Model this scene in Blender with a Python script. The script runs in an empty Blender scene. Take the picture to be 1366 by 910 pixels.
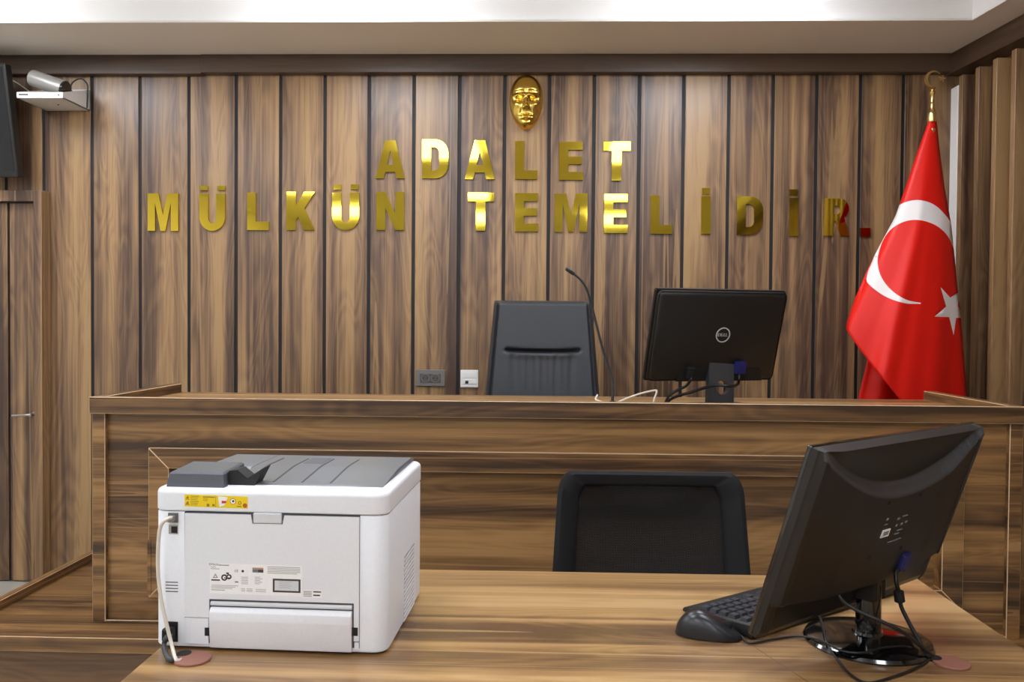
import bpy, bmesh, math, random
from mathutils import Matrix, Vector, Euler, noise
from mathutils.geometry import delaunay_2d_cdt
random.seed(7)
PI = math.pi
scene = bpy.context.scene
COL = scene.collection

# ------------------------------------------------------------------ camera
F = 1100.0; EYE = Vector((0, 0, 1.32))
_dy = Vector(((715-683)/F, -(433-455)/F, -1)).normalized()
_dx = Vector((1, -.008, 0)); _dx = (_dx - _dy*_dx.dot(_dy)).normalized()
_dz = _dx.cross(_dy)
RW = Matrix((_dx, _dy, _dz))
cd = bpy.data.cameras.new('camera'); cam = bpy.data.objects.new('camera', cd); COL.objects.link(cam)
cd.sensor_width = 36; cd.lens = 36*F/1366; cd.clip_start = .02
cam.matrix_world = Matrix.Translation(EYE) @ RW.to_4x4()
scene.camera = cam
def ray(px, py): return RW @ Vector(((px-683)/F, -(py-455)/F, -1))
def on_y(px, py, Y): r = ray(px, py); return EYE + r*(Y/r.y)
def on_z(px, py, Z): r = ray(px, py); return EYE + r*((Z-EYE.z)/r.z)
def pl(M, px, py, yv=0.0):
    """photo point -> local coordinates on the local plane y = yv of matrix M"""
    Mi = M.inverted(); o = Mi @ EYE; d = Mi.to_3x3() @ ray(px, py)
    return o + d*((yv-o.y)/d.y)

# ------------------------------------------------------------------ materials
def lin(c): return tuple(((v/255)/12.92 if v <= 10 else ((v/255+.055)/1.055)**2.4) for v in c)
def mat(name, rgb, rough=.5, metal=0, spec=.5, coat=0, emit=None, strength=0, bump=0, bscale=200, sheen=0):
    m = bpy.data.materials.new(name); m.use_nodes = True
    nt = m.node_tree; b = nt.nodes['Principled BSDF']
    c = lin(rgb) + (1,)
    b.inputs['Roughness'].default_value = rough
    b.inputs['Metallic'].default_value = metal; b.inputs['Specular IOR Level'].default_value = spec
    b.inputs['Coat Weight'].default_value = coat; b.inputs['Coat Roughness'].default_value = .1
    b.inputs['Sheen Weight'].default_value = sheen
    tc = nt.nodes.new('ShaderNodeTexCoord')
    nz = nt.nodes.new('ShaderNodeTexNoise'); nz.inputs['Scale'].default_value = bscale; nz.inputs['Detail'].default_value = 3
    nt.links.new(tc.outputs['Object'], nz.inputs['Vector'])
    mx = nt.nodes.new('ShaderNodeMixRGB'); mx.blend_type = 'MULTIPLY'; mx.inputs[0].default_value = .08
    mx.inputs[1].default_value = c; nt.links.new(nz.outputs['Fac'], mx.inputs[2])
    nt.links.new(mx.outputs[0], b.inputs['Base Color'])
    if bump:
        bp = nt.nodes.new('ShaderNodeBump'); bp.inputs['Strength'].default_value = bump; bp.inputs['Distance'].default_value = .002
        nt.links.new(nz.outputs['Fac'], bp.inputs['Height']); nt.links.new(bp.outputs[0], b.inputs['Normal'])
    if emit:
        b.inputs['Emission Color'].default_value = lin(emit)+(1,); b.inputs['Emission Strength'].default_value = strength
    return m
def wood(name, axis, stops, off=(0, 0, 0), across=11.0, rough=.36, coat=.15, seeded=False):
    m = bpy.data.materials.new(name); m.use_nodes = True
    nt = m.node_tree; N = nt.nodes; L = nt.links; b = N['Principled BSDF']
    def setin(sock, v):
        if isinstance(v, (int, float)): sock.default_value = v
        else: L.new(v, sock)
    def math_(op, a, bb=0.0, clamp=False):
        n = N.new('ShaderNodeMath'); n.operation = op; n.use_clamp = clamp
        setin(n.inputs[0], a); setin(n.inputs[1], bb); return n.outputs[0]
    tc = N.new('ShaderNodeTexCoord'); vec = tc.outputs['Object']
    if seeded:      # every plank is cut from another part of the log
        at = N.new('ShaderNodeAttribute'); at.attribute_name = 'plank'
        va = N.new('ShaderNodeVectorMath'); va.operation = 'ADD'
        cb = N.new('ShaderNodeCombineXYZ')
        for k in range(3): L.new(at.outputs['Fac'], cb.inputs[k])
        L.new(vec, va.inputs[0]); L.new(cb.outputs[0], va.inputs[1]); vec = va.outputs[0]
    def mapped(a, l):
        mp = N.new('ShaderNodeMapping'); sc = [a, a, a]; sc['XYZ'.index(axis)] = l
        mp.inputs['Scale'].default_value = sc; mp.inputs['Location'].default_value = off
        L.new(vec, mp.inputs['Vector']); return mp.outputs[0]
    def nz(v, det, dist, rgh=.5):
        n = N.new('ShaderNodeTexNoise'); n.inputs['Scale'].default_value = 1; n.inputs['Detail'].default_value = det
        n.inputs['Distortion'].default_value = dist; n.inputs['Roughness'].default_value = rgh
        L.new(v, n.inputs['Vector']); return n.outputs['Fac']
    A = nz(mapped(across, .30), 2.0, .35)                 # broad heartwood bands
    W = nz(mapped(across*.55, .8), 2, .6)                 # slow field whose level lines make the cathedral figure
    ring = math_('ADD', math_('MULTIPLY', math_('SINE', math_('MULTIPLY', W, 95.0)), .5), .5)
    B = nz(mapped(across*4.5, .9), 5, .4, .6)             # streaks
    Cc = nz(mapped(across*20, 5), 3, .1)                  # pores
    fac = math_('ADD', math_('MULTIPLY', A, .62), math_('MULTIPLY', B, .30))
    fac = math_('ADD', fac, math_('MULTIPLY', ring, .042)); fac = math_('ADD', fac, math_('MULTIPLY', Cc, .10))
    rp = N.new('ShaderNodeValToRGB'); cr = rp.color_ramp
    while len(cr.elements) > 1: cr.elements.remove(cr.elements[-1])
    for i, (p, c) in enumerate(stops):
        e = cr.elements[0] if i == 0 else cr.elements.new(p)
        e.position = p; e.color = lin(c)+(1,)
    L.new(fac, rp.inputs[0])
    D = nz(mapped(across*1.3, .16), .5, .2)               # thin pale sapwood lines
    d3 = math_('LESS_THAN', math_('ABSOLUTE', math_('SUBTRACT', D, .57)), .010)
    mx = N.new('ShaderNodeMixRGB'); mx.inputs[2].default_value = lin(stops[-1][1])+(1,)
    L.new(math_('MULTIPLY', d3, .55), mx.inputs[0]); L.new(rp.outputs[0], mx.inputs[1])
    L.new(mx.outputs[0], b.inputs['Base Color'])
    b.inputs['Roughness'].default_value = rough; b.inputs['Coat Weight'].default_value = coat; b.inputs['Coat Roughness'].default_value = .25
    bp = N.new('ShaderNodeBump'); bp.inputs['Strength'].default_value = .08; bp.inputs['Distance'].default_value = .001
    L.new(Cc, bp.inputs['Height']); L.new(bp.outputs[0], b.inputs['Normal'])
    return m
WS = [(.40, (69, 50, 40)), (.46, (94, 70, 54)), (.52, (121, 93, 67)), (.57, (143, 110, 77)), (.64, (166, 132, 90))]
BS = [(.40, (63, 44, 28)), (.46, (92, 65, 40)), (.53, (121, 88, 53)), (.60, (146, 108, 64)), (.66, (162, 122, 77))]
DS = [(.39, (97, 70, 45)), (.46, (128, 95, 60)), (.53, (154, 118, 75)), (.60, (173, 136, 89)), (.66, (185, 150, 104))]
M_wall = wood('walnut_wall_panels', 'Z', WS, seeded=True)
M_wallb = wood('walnut_battens', 'Z', WS, (3, 7, 1))
M_door = wood('walnut_door', 'Z', WS, (5, 2, 4))
M_trimx = wood('walnut_trim_dark', 'X', [(.38, (50, 37, 29)), (.5, (68, 51, 39)), (.62, (86, 66, 50))], (1, 1, 8))
M_trimy = wood('walnut_trim_dark_side', 'Y', [(.38, (50, 37, 29)), (.5, (68, 51, 39)), (.62, (86, 66, 50))], (1, 5, 8))
M_bench = wood('walnut_bench', 'X', BS, (2, 3, 5))
M_bench2 = wood('walnut_bench_frame', 'X', BS, (7, 1, 9))
M_bencht = wood('walnut_bench_top', 'X', DS, (6, 4, 2))
M_benchy = wood('walnut_bench_rail', 'Y', BS, (4, 4, 2))
M_desk = wood('light_walnut_desk', 'X', DS, (9, 5, 1), rough=.3, coat=.25)
M_dais = wood('walnut_dais', 'X', BS, (1, 8, 3))
M_riser = wood('walnut_riser', 'X', [(.38, (62, 43, 30)), (.5, (90, 64, 44)), (.62, (116, 86, 58))], (2, 2, 7))
M_edge = mat('pale_edge_band', (214, 182, 144), .4)
M_black = mat('black_groove', (22, 20, 22), .6)
M_white = mat('white_plaster', (248, 246, 243), .8, bump=.05)
M_soff = mat('soffit_paint', (246, 240, 232), .85)
M_room = mat('offwhite_room_paint', (244, 241, 234), .85)
M_floor = mat('grey_vinyl_floor', (172, 167, 156), .5)
M_gold = mat('mirror_gold', (222, 194, 66), .045, 1)
M_gold2 = mat('cast_gold', (240, 204, 104), .24, 1)
M_brass = mat('polished_brass', (240, 208, 140), .28, 1)
M_bplas = mat('black_plastic', (27, 25, 23), .42, bump=.15, bscale=900)
M_bgloss = mat('glossy_black_plastic', (8, 8, 9), .08, coat=1)
M_bmatte = mat('matte_black', (14, 14, 15), .6)
M_dgrey = mat('dark_grey_plastic', (56, 57, 60), .45)
M_screen = mat('dark_screen', (12, 14, 20), .25)
M_leather = mat('black_leather', (50, 52, 56), .42, bump=.25, bscale=260)
M_wpl = mat('white_printer_plastic', (236, 238, 243), .45)
M_wpl2 = mat('light_grey_plastic', (216, 218, 222), .45)
M_gap = mat('shadow_gap', (78, 78, 82), .7)
M_gpl = mat('grey_printer_top', (104, 107, 112), .4)
M_gpl2 = mat('grey_printer_block', (84, 87, 94), .45)
M_yel = mat('yellow_label', (244, 214, 20), .5)
M_ink = mat('dark_ink', (60, 58, 56), .6)
M_ink2 = mat('grey_ink', (150, 150, 148), .6)
M_inkb = mat('brown_ink', (150, 120, 20), .6)
M_red = mat('red_ink', (200, 50, 50), .6)
M_paper = mat('white_label', (250, 250, 250), .6)
M_blue = mat('blue_plug', (30, 32, 98), .45)
M_cable = mat('black_cable', (20, 20, 20), .45)
M_wcable = mat('white_cable', (222, 214, 200), .5)
M_grom = mat('brown_grommet', (146, 96, 80), .5)
M_silver = mat('silver_plastic', (150, 146, 140), .35, .3)
M_steel = mat('brushed_steel', (190, 186, 178), .3, 1)
M_gsock = mat('grey_socket', (112, 108, 104), .45)
M_gsock2 = mat('grey_socket_well', (82, 79, 76), .5)
M_offw = mat('white_socket', (232, 230, 226), .4)
M_flagr = mat('red_satin', (224, 28, 16), .45, spec=.3)
M_flagw = mat('white_satin', (240, 234, 232), .42, spec=.35)
M_logo = mat('silver_logo', (205, 205, 205), .35, .2)
M_lamp = mat('led_diffuser', (255, 255, 255), .5, emit=(240, 246, 255), strength=15.3)
M_frame = mat('lamp_frame_white', (235, 235, 235), .5)
M_mesh = mat('mesh_fabric', (11, 11, 12), .85)
def perforate(m):
    nt = m.node_tree; N = nt.nodes; L = nt.links; b = N['Principled BSDF']
    tc = N.new('ShaderNodeTexCoord'); sp = N.new('ShaderNodeSeparateXYZ'); L.new(tc.outputs['Object'], sp.inputs[0])
    def s(o, k):
        a = N.new('ShaderNodeMath'); a.operation = 'MULTIPLY'; a.inputs[1].default_value = k; L.new(o, a.inputs[0])
        c = N.new('ShaderNodeMath'); c.operation = 'SINE'; L.new(a.outputs[0], c.inputs[0]); return c.outputs[0]
    mu = N.new('ShaderNodeMath'); mu.operation = 'MULTIPLY'; L.new(s(sp.outputs[0], 1150), mu.inputs[0]); L.new(s(sp.outputs[2], 1150), mu.inputs[1])
    g = N.new('ShaderNodeMath'); g.operation = 'LESS_THAN'; g.inputs[1].default_value = .90; L.new(mu.outputs[0], g.inputs[0])
    L.new(g.outputs[0], b.inputs['Alpha'])
perforate(M_mesh)

# ------------------------------------------------------------------ mesh helpers
def box(bm, c, s, mi=0, M=None, bev=0, seg=2, emi=None):
    t = bmesh.new(); bmesh.ops.create_cube(t, size=1)
    for v in t.verts: v.co = Vector((v.co.x*s[0], v.co.y*s[1], v.co.z*s[2])) + Vector(c)
    for f in t.faces: f.material_index = mi
    if bev:
        bmesh.ops.bevel(t, geom=t.edges[:], offset=bev, segments=seg, profile=.5, affect='EDGES', material=-1 if emi is None else emi)
    merge(bm, t, M)
def bx(bm, x0, x1, y0, y1, z0, z1, mi=0, M=None, bev=0, seg=2, emi=None):
    box(bm, ((x0+x1)/2, (y0+y1)/2, (z0+z1)/2), (abs(x1-x0), abs(y1-y0), abs(z1-z0)), mi, M, bev, seg, emi)
def merge(bm, t, M=None):
    if M is not None: bmesh.ops.transform(t, matrix=M, verts=t.verts[:])
    me = bpy.data.meshes.new('tmp'); t.to_mesh(me); t.free(); bm.from_mesh(me); bpy.data.meshes.remove(me)
def prism(bm, pts, d0, d1, mi=0, M=None, plane='XZ', bev=0):
    """extrude polygon pts between d0 and d1 along the missing axis"""
    t = bmesh.new()
    def mk(a, b, d): return {'XZ': (a, d, b), 'XY': (a, b, d), 'YZ': (d, a, b)}[plane]
    A = [t.verts.new(mk(a, b, d0)) for a, b in pts]; B = [t.verts.new(mk(a, b, d1)) for a, b in pts]
    n = len(pts)
    t.faces.new(A); t.faces.new(B[::-1])
    for i in range(n): t.faces.new((A[i], B[i], B[(i+1) % n], A[(i+1) % n]))
    bmesh.ops.recalc_face_normals(t, faces=t.faces[:])
    for f in t.faces: f.material_index = mi
    if bev: bmesh.ops.bevel(t, geom=t.edges[:], offset=bev, segments=2, profile=.5, affect='EDGES')
    merge(bm, t, M)
def lathe(bm, prof, seg=32, mi=0, M=None, cap=True):
    t = bmesh.new(); rings = []
    for r, z in prof:
        rings.append([t.verts.new((r*math.cos(2*PI*k/seg), r*math.sin(2*PI*k/seg), z)) for k in range(seg)])
    for a, b in zip(rings, rings[1:]):
        for k in range(seg): t.faces.new((a[k], a[(k+1) % seg], b[(k+1) % seg], b[k]))
    if cap: t.faces.new(rings[0][::-1]); t.faces.new(rings[-1])
    bmesh.ops.recalc_face_normals(t, faces=t.faces[:])
    for f in t.faces: f.material_index = mi
    merge(bm, t, M)
def align(p0, p1):
    p0, p1 = Vector(p0), Vector(p1); d = p1-p0
    return Matrix.Translation(p0) @ d.to_track_quat('Z', 'Y').to_matrix().to_4x4(), d.length
def cyl(bm, p0, p1, r0, r1=None, seg=24, mi=0):
    M, l = align(p0, p1); lathe(bm, [(r0, 0), (r0 if r1 is None else r1, l)], seg, mi, M)
def smooth_path(pts, n=8):
    P = [Vector(p) for p in pts]; out = []
    for i in range(len(P)-1):
        a, b, c, d = P[max(i-1, 0)], P[i], P[i+1], P[min(i+2, len(P)-1)]
        for k in range(n):
            t = k/n
            out.append(.5*((2*b)+(c-a)*t+(2*a-5*b+4*c-d)*t*t+(3*b-a-3*c+d)*t**3))
    out.append(P[-1]); return out
def tube(bm, pts, r, seg=10, mi=0, n=8, smooth=True):
    P = smooth_path(pts, n) if smooth else [Vector(p) for p in pts]
    t = bmesh.new(); rings = []; up = None
    for i, p in enumerate(P):
        d = (P[min(i+1, len(P)-1)]-P[max(i-1, 0)]).normalized()
        if up is None: up = d.orthogonal().normalized()
        up = (up-d*up.dot(d)).normalized(); s = d.cross(up)
        rr = r(i/(len(P)-1)) if callable(r) else r
        rings.append([t.verts.new(p+(up*math.cos(2*PI*k/seg)+s*math.sin(2*PI*k/seg))*rr) for k in range(seg)])
    for a, b in zip(rings, rings[1:]):
        for k in range(seg): t.faces.new((a[k], a[(k+1) % seg], b[(k+1) % seg], b[k]))
    t.faces.new(rings[0][::-1]); t.faces.new(rings[-1])
    bmesh.ops.recalc_face_normals(t, faces=t.faces[:])
    for f in t.faces: f.material_index = mi
    merge(bm, t)
def inside(p, poly):
    x, y = p; c = False; n = len(poly)
    for i in range(n):
        (x0, y0), (x1, y1) = poly[i], poly[(i+1) % n]
        if (y0 > y) != (y1 > y) and x < (x1-x0)*(y-y0)/(y1-y0)+x0: c = not c
    return c
def plate(bm, loops, d0, d1, mi=0, M=None):
    """flat solid with holes in the XZ plane: loops[0] outline, the rest holes"""
    vs = []; es = []
    for lp in loops:
        s = len(vs); vs += [Vector(p) for p in lp]; es += [(s+i, s+(i+1) % len(lp)) for i in range(len(lp))]
    V, E, Fc, *_ = delaunay_2d_cdt(vs, es, [], 0, 1e-6)
    t = bmesh.new()
    A = [t.verts.new((v.x, d0, v.y)) for v in V]; B = [t.verts.new((v.x, d1, v.y)) for v in V]
    cnt = {}
    for f in Fc:
        c = (sum(V[i].x for i in f)/len(f), sum(V[i].y for i in f)/len(f))
        if sum(inside(c, lp) for lp in loops) % 2 == 0: continue
        t.faces.new([A[i] for i in f]); t.faces.new([B[i] for i in f][::-1])
        for a, b in zip(f, list(f[1:])+[f[0]]): cnt[frozenset((a, b))] = cnt.get(frozenset((a, b)), 0)+1
    for k, n in cnt.items():
        if n == 1:
            a, b = tuple(k); t.faces.new((A[a], A[b], B[b], B[a]))
    for v in [v for v in t.verts if not v.link_faces]: t.verts.remove(v)
    bmesh.ops.recalc_face_normals(t, faces=t.faces[:])
    for f in t.faces: f.material_index = mi
    merge(bm, t, M)
def loft(bm, rings, mi=0, close=True, caps=True):
    t = bmesh.new(); R = [[t.verts.new(p) for p in r] for r in rings]; n = len(R[0])
    for a, b in zip(R, R[1:]):
        for k in range(n if close else n-1): t.faces.new((a[k], a[(k+1) % n], b[(k+1) % n], b[k]))
    if caps: t.faces.new(R[0][::-1]); t.faces.new(R[-1])
    bmesh.ops.recalc_face_normals(t, faces=t.faces[:])
    for f in t.faces: f.material_index = mi
    merge(bm, t)
def obj(name, bm, mats, parent=None, smooth=False, M=None, kind=None, label=None):
    me = bpy.data.meshes.new(name)
    bm.to_mesh(me); bm.free()
    for m in (mats if isinstance(mats, (list, tuple)) else [mats]): me.materials.append(m)
    if smooth:
        for p in me.polygons: p.use_smooth = True
        me.set_sharp_from_angle(angle=math.radians(38))
    o = bpy.data.objects.new(name, me); COL.objects.link(o)
    if parent: o.parent = parent
    if M is not None: o.matrix_basis = M
    if kind: o['kind'] = kind
    if label: o['label'] = label
    return o
def tag(o, label, cat, group=None):
    o['label'] = label; o['category'] = cat
    if group: o['group'] = group
    return o
def thing(name, label, cat, loc=(0, 0, 0), rz=0, group=None):
    o = bpy.data.objects.new(name, None); o.empty_display_size = .05; COL.objects.link(o)
    o.location = loc; o.rotation_euler = (0, 0, rz)
    return tag(o, label, cat, group)
def mw(loc, rz=0): return Matrix.Translation(loc) @ Matrix.Rotation(rz, 4, 'Z')
def text_mesh(s, size, depth=.0004):
    cu = bpy.data.curves.new('txt', 'FONT'); cu.body = s; cu.size = size; cu.extrude = depth; cu.align_x = 'CENTER'; cu.align_y = 'CENTER'
    o = bpy.data.objects.new('txt', cu); COL.objects.link(o)
    me = bpy.data.meshes.new_from_object(o.evaluated_get(bpy.context.evaluated_depsgraph_get()))
    bpy.data.objects.remove(o); bpy.data.curves.remove(cu)
    t = bmesh.new(); t.from_mesh(me); bpy.data.meshes.remove(me); return t
NB = bmesh.new

# ------------------------------------------------------------------ room shell
YW = 4.10; ZS = 2.64; ZC = 2.755; XL = -3.75; YB = -4.6
YI = 3.62
def XR(y): return 2.09 + .1*(YW-y)
def XI(y): return 1.86 + .1*(YI-y)
gx = [58.5, 123, 187, 252, 315, 374, 433, 492, 551.5, 612, 672, 731.5, 791, 851, 910, 970, 1029, 1087, 1145, 1202]
b = NB()
edges = [XL-.02, -3.4, -3.15, -2.9, -2.68] + [on_y(g, 315, YW).x for g in gx] + [XR(YW)+.05]
bx(b, XL-.05, XR(YW)+.1, YW+.006, YW+.1, -.1, 2.9, 1)
for a, c in zip(edges, edges[1:]):
    bx(b, a+.0085, c-.0085, YW, YW+.02, -.1, 2.9, 0, bev=.0012, seg=1)
o = obj('wall_back', b, [M_wall, M_black], kind='structure')
at = o.data.attributes.new('plank', 'FLOAT', 'FACE')
for p in o.data.polygons:
    k = sum(1 for e in edges if e < p.center.x); at.data[p.index].value = (k*3.7+1.3) % 17
b = NB()
prism(b, [(XR(YW+.1), YW+.1), (XR(YB), YB), (XR(YB)+.1, YB), (XR(YW)+.15, YW+.1)], -.1, 2.9, 0, plane='XY')
y = 4.0
for k, y in enumerate([3.995, 3.872] + [3.748-.123*i for i in range(16)]):
    w = XR(y); bx(b, w-.088, w+.02, y, y+.034, 0, ZS-.118, 0, bev=.0015, seg=1)
obj('wall_right', b, [M_wallb], kind='structure')
b = NB(); bx(b, XL-.1, XL, YB, YW, -.1, 2.9); obj('wall_left', b, M_room, kind='structure')
b = NB(); bx(b, XL-.1, 3.3, YB-.1, YB, -.1, 2.9); obj('wall_front', b, M_room, kind='structure')
b = NB(); bx(b, XL-.1, 3.3, YB-.1, YW+.1, -.12, 0); obj('floor', b, M_floor, kind='structure')
b = NB(); bx(b, XL-.1, 3.3, YB-.1, YW+.1, ZC, ZC+.1, 0)
prism(b, [(XL-.05, YI), (XI(YI), YI), (XI(YB), YB), (XR(YB)+.05, YB), (XR(YW)+.05, YW+.05), (XL-.05, YW+.05)], ZS+.004, ZC+.02, 0, plane='XY')
prism(b, [(XL-.05, YI), (XI(YI), YI), (XI(YB), YB), (XR(YB)+.05, YB), (XR(YW)+.05, YW+.05), (XL-.05, YW+.05)], ZS, ZS+.006, 1, plane='XY')
obj('ceiling', b, [M_white, M_soff], kind='structure')
b = NB(); bx(b, XL, on_y(273, 95, YW).x, YW-.045, YW+.01, ZS-.093, ZS+.005, bev=.002)
bx(b, on_y(273, 95, YW).x+.001, XR(YW), YW-.05, YW+.01, ZS-.088, ZS+.005, bev=.002)
obj('trim_back', b, M_trimx, kind='structure')
b = NB(); prism(b, [(XR(YW)-.11, YW), (XR(YB)-.11, YB), (XR(YB)+.02, YB), (XR(YW)+.02, YW)], ZS-.095, ZS+.005, plane='XY')
obj('trim_right', b, M_trimy, kind='structure')

# door in the back wall
b = NB()
fx1 = on_y(67, 400, YW).x; fx0 = fx1-1.02; zt = on_y(30, 254, YW-.06).z; fw = .042
d1 = obj('door_1', NB(), M_door, kind='structure')
bx(b, fx0+.03, fx1-.03, YW-.022, YW+.002, .005, zt-.04, 1)
for k, (a, c) in enumerate([(fx0+.05, fx0+.28), (fx0+.294, fx0+.53), (fx0+.544, on_y(17, 400, YW).x-.005), (on_y(17, 400, YW).x+.008, fx1-fw)]):
    bx(b, a, c, YW-.034, YW-.01, .006, zt-.06, 0, bev=.001, seg=1)
me = bpy.data.meshes.new('door_1'); b.to_mesh(me); b.free(); me.materials.append(M_door); me.materials.append(M_black); d1.data = me
b = NB()
bx(b, fx1-fw, fx1, YW-.07, YW+.005, 0, zt, bev=.002); bx(b, fx0, fx0+fw, YW-.07, YW+.005, 0, zt, bev=.002)
bx(b, fx0+fw, fx1-fw, YW-.07, YW+.005, zt-.055, zt, bev=.002)
obj('door_frame', b, M_door, d1)
b = NB(); hp = on_y(60, 553, YW-.04)
hx = fx1-fw-.02
lathe(b, [(.012, 0), (.012, .004), (.008, .006), (.008, .04)], 20, 0, Matrix.Translation((hx, YW-.034, hp.z)) @ Matrix.Rotation(PI/2, 4, 'X'))
tube(b, [(hx, YW-.07, hp.z), (hx-.02, YW-.078, hp.z), (hx-.05, YW-.078, hp.z-.001), (hx-.088, YW-.076, hp.z-.004)], .0055)
obj('door_handle', b, M_steel, d1, smooth=True, label='slim brushed metal lever handle')

# dais (raised platform) under the bench
ZD = .27; YD = 2.67; XD = -1.96
b = NB(); bx(b, XD, XR(YD)-.10, YD, YW-.002, ZD-.05, ZD, bev=.0015, emi=1, seg=1); bx(b, XD+.02, XR(YD)-.105, YD+.02, YW-.003, .001, ZD-.05, 2)
o = tag(obj('dais', b, [M_dais, M_edge, M_riser]), 'walnut stepped platform that the tall bench stands on', 'platform')
b = NB(); bx(b, XD, XD+.03, YD+.0, YW-.004, ZD, ZD+.035, bev=.0015, emi=1, seg=1)
obj('edge_rail', b, [M_benchy, M_edge], o)

# cable trunking in the corner
p = on_y(1278, 300, 4.05)
b = NB(); bx(b, p.x-.022, p.x+.022, 4.03, YW-.001, ZD+.001, on_y(1278, 115, 4.05).z, bev=.003)
o = tag(obj('cable_trunking', b, M_white), 'tall white vertical cable trunking in the corner behind the flag', 'trunking')

# ------------------------------------------------------------------ ceiling lights (above the frame)
k = 0
names = {0: 'left of centre', 1: 'right of centre', 2: 'far left'}
for iy, yy in enumerate((3.2, 1.57, -.4, -2.4)):
    for ix, xx in enumerate((-.78, .80, -2.55)):
        t = thing('ceiling_panel_light', 'square white ceiling light panel, %s, row %s from the letter wall' % (names[ix], ('nearest', 'second', 'third', 'farthest')[iy]), 'light', (xx, yy, ZC), 0, 'ceiling light panels')
        b = NB(); bx(b, -.3, .3, -.3, -.28, -.014, 0); bx(b, -.3, .3, .28, .3, -.014, 0); bx(b, -.3, -.28, -.28, .28, -.014, 0); bx(b, .28, .3, -.28, .28, -.014, 0)
        obj('frame', b, M_frame, t)
        b = NB(); bx(b, -.28, .28, -.28, .28, -.07, -.012, bev=.006); obj('diffuser', b, M_lamp, t)

# ------------------------------------------------------------------ gold letters
def arc(cx, cy, rx, ry, a0, a1, n=14):
    return [(cx+rx*math.cos(math.radians(a0+(a1-a0)*i/n)), cy+ry*math.sin(math.radians(a0+(a1-a0)*i/n))) for i in range(n+1)]
G = {
 'A': [[(0, 0), (.28, 0), (.335, .17), (.665, .17), (.72, 0), (1, 0), (.675, 1), (.325, 1)], [(.39, .36), (.61, .36), (.5, .74)]],
 'D': [[(0, 0), (.5, 0)]+arc(.5, .36, .5, .36, -90, 0)[1:]+arc(.5, .64, .5, .36, 0, 90)+[(0, 1)], [(.34, .2), (.46, .2)]+arc(.46, .36, .2, .16, -90, 0)[1:]+arc(.46, .64, .2, .16, 0, 90)+[(.34, .8)]],
 'L': [[(0, 0), (1, 0), (1, .23), (.4, .23), (.4, 1), (0, 1)]],
 'E': [[(0, 0), (1, 0), (1, .21), (.38, .21), (.38, .41), (.93, .41), (.93, .61), (.38, .61), (.38, .79), (.98, .79), (.98, 1), (0, 1)]],
 'T': [[(0, 1), (0, .77), (.31, .77), (.31, 0), (.67, 0), (.67, .77), (1, .77), (1, 1)]],
 'M': [[(0, 0), (0, 1), (.35, 1), (.5, .42), (.65, 1), (1, 1), (1, 0), (.76, 0), (.76, .74), (.58, 0), (.42, 0), (.24, .74), (.24, 0)]],
 'U': [[(0, 1)]+arc(.5, .36, .5, .36, 180, 360, 24)+[(1, 1), (.66, 1)]+arc(.5, .36, .16, .16, 360, 180, 16)+[(.34, 1)]],
 'K': [[(0, 0), (0, 1), (.33, 1), (.33, .64), (.62, 1), (1, 1), (.63, .57), (1, 0), (.62, 0), (.41, .35), (.33, .26), (.33, 0)]],
 'N': [[(0, 0), (0, 1), (.32, 1), (.68, .44), (.68, 1), (1, 1), (1, 0), (.69, 0), (.32, .58), (.32, 0)]],
 'I': [[(0, 0), (1, 0), (1, 1), (0, 1)]],
 'R': [[(0, 0), (0, 1), (.6, 1)]+arc(.6, .73, .36, .27, 80, -60, 14)+[(.84, .36), (1, 0), (.64, 0), (.5, .33), (.44, .4), (.37, .4), (.37, 0)], [(.37, .58), (.52, .58)]+arc(.52, .69, .11, .11, -90, 90, 10)+[(.37, .8)]],
}
up = [('A', 501, 540, 187, 238), ('D', 563, 598, 186, 238), ('A', 620, 660, 187, 239), ('L', 687, 717, 188, 239), ('E', 746, 778, 189, 240), ('T', 805, 841, 189, 241)]
lo = [('M', 197, 237.5, 258, 308), ('U', 266, 300, 258, 308), ('L', 329.5, 358.5, 257, 307), ('K', 382, 420, 256, 307), ('U', 443, 479, 257, 307), ('N', 502, 539, 256, 307),
      ('T', 624, 659, 257, 308), ('E', 687, 718, 257.5, 309), ('M', 740, 783.5, 258, 309.5), ('E', 806, 837.5, 259, 311), ('L', 868, 897, 260.7, 312), ('I', 935.5, 948, 262, 312),
      ('D', 983, 1018, 262, 313), ('I', 1053, 1065, 264, 315), ('R', 1099.6, 1133.5, 264.6, 314.7), ('.', 1148, 1161, 304, 316)]
lab_up = ['gold letter A opening the upper line of wall lettering', 'gold letter D second in the upper line of wall lettering', 'gold letter A between D and L in the upper line', 'gold letter L below the gold face mask in the upper line',
          'gold letter E in the upper line, before the T', 'gold letter T closing the upper line of wall lettering']
lab_lo = ['gold letter M opening the lower line, farthest left', 'gold dotted letter U next to the M at far left', 'gold letter L between dotted U and K in the lower line', 'gold letter K in the lower line',
          'gold dotted letter U between K and N', 'gold letter N directly below the first upper A', 'gold letter T opening the second word of the lower line', 'gold letter E directly below the upper L',
          'gold letter M in the middle of the second lower word', 'gold letter E between M and L in the lower line', 'gold letter L after the second E of the lower line', 'gold dotted letter I between L and D',
          'gold letter D in the lower line', 'gold dotted letter I between D and R', 'gold letter R closing the lower line near the flag', 'small square gold full stop beside the flag']
dots = {1: [(267, 277, 248, 254), (290, 300, 248, 254)], 4: [(445, 455, 246, 253), (468, 478, 246, 253)], 11: [(936.5, 947, 250.7, 259)], 13: [(1053, 1064.5, 252.6, 260.5)]}
YL = YW-.0112
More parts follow.
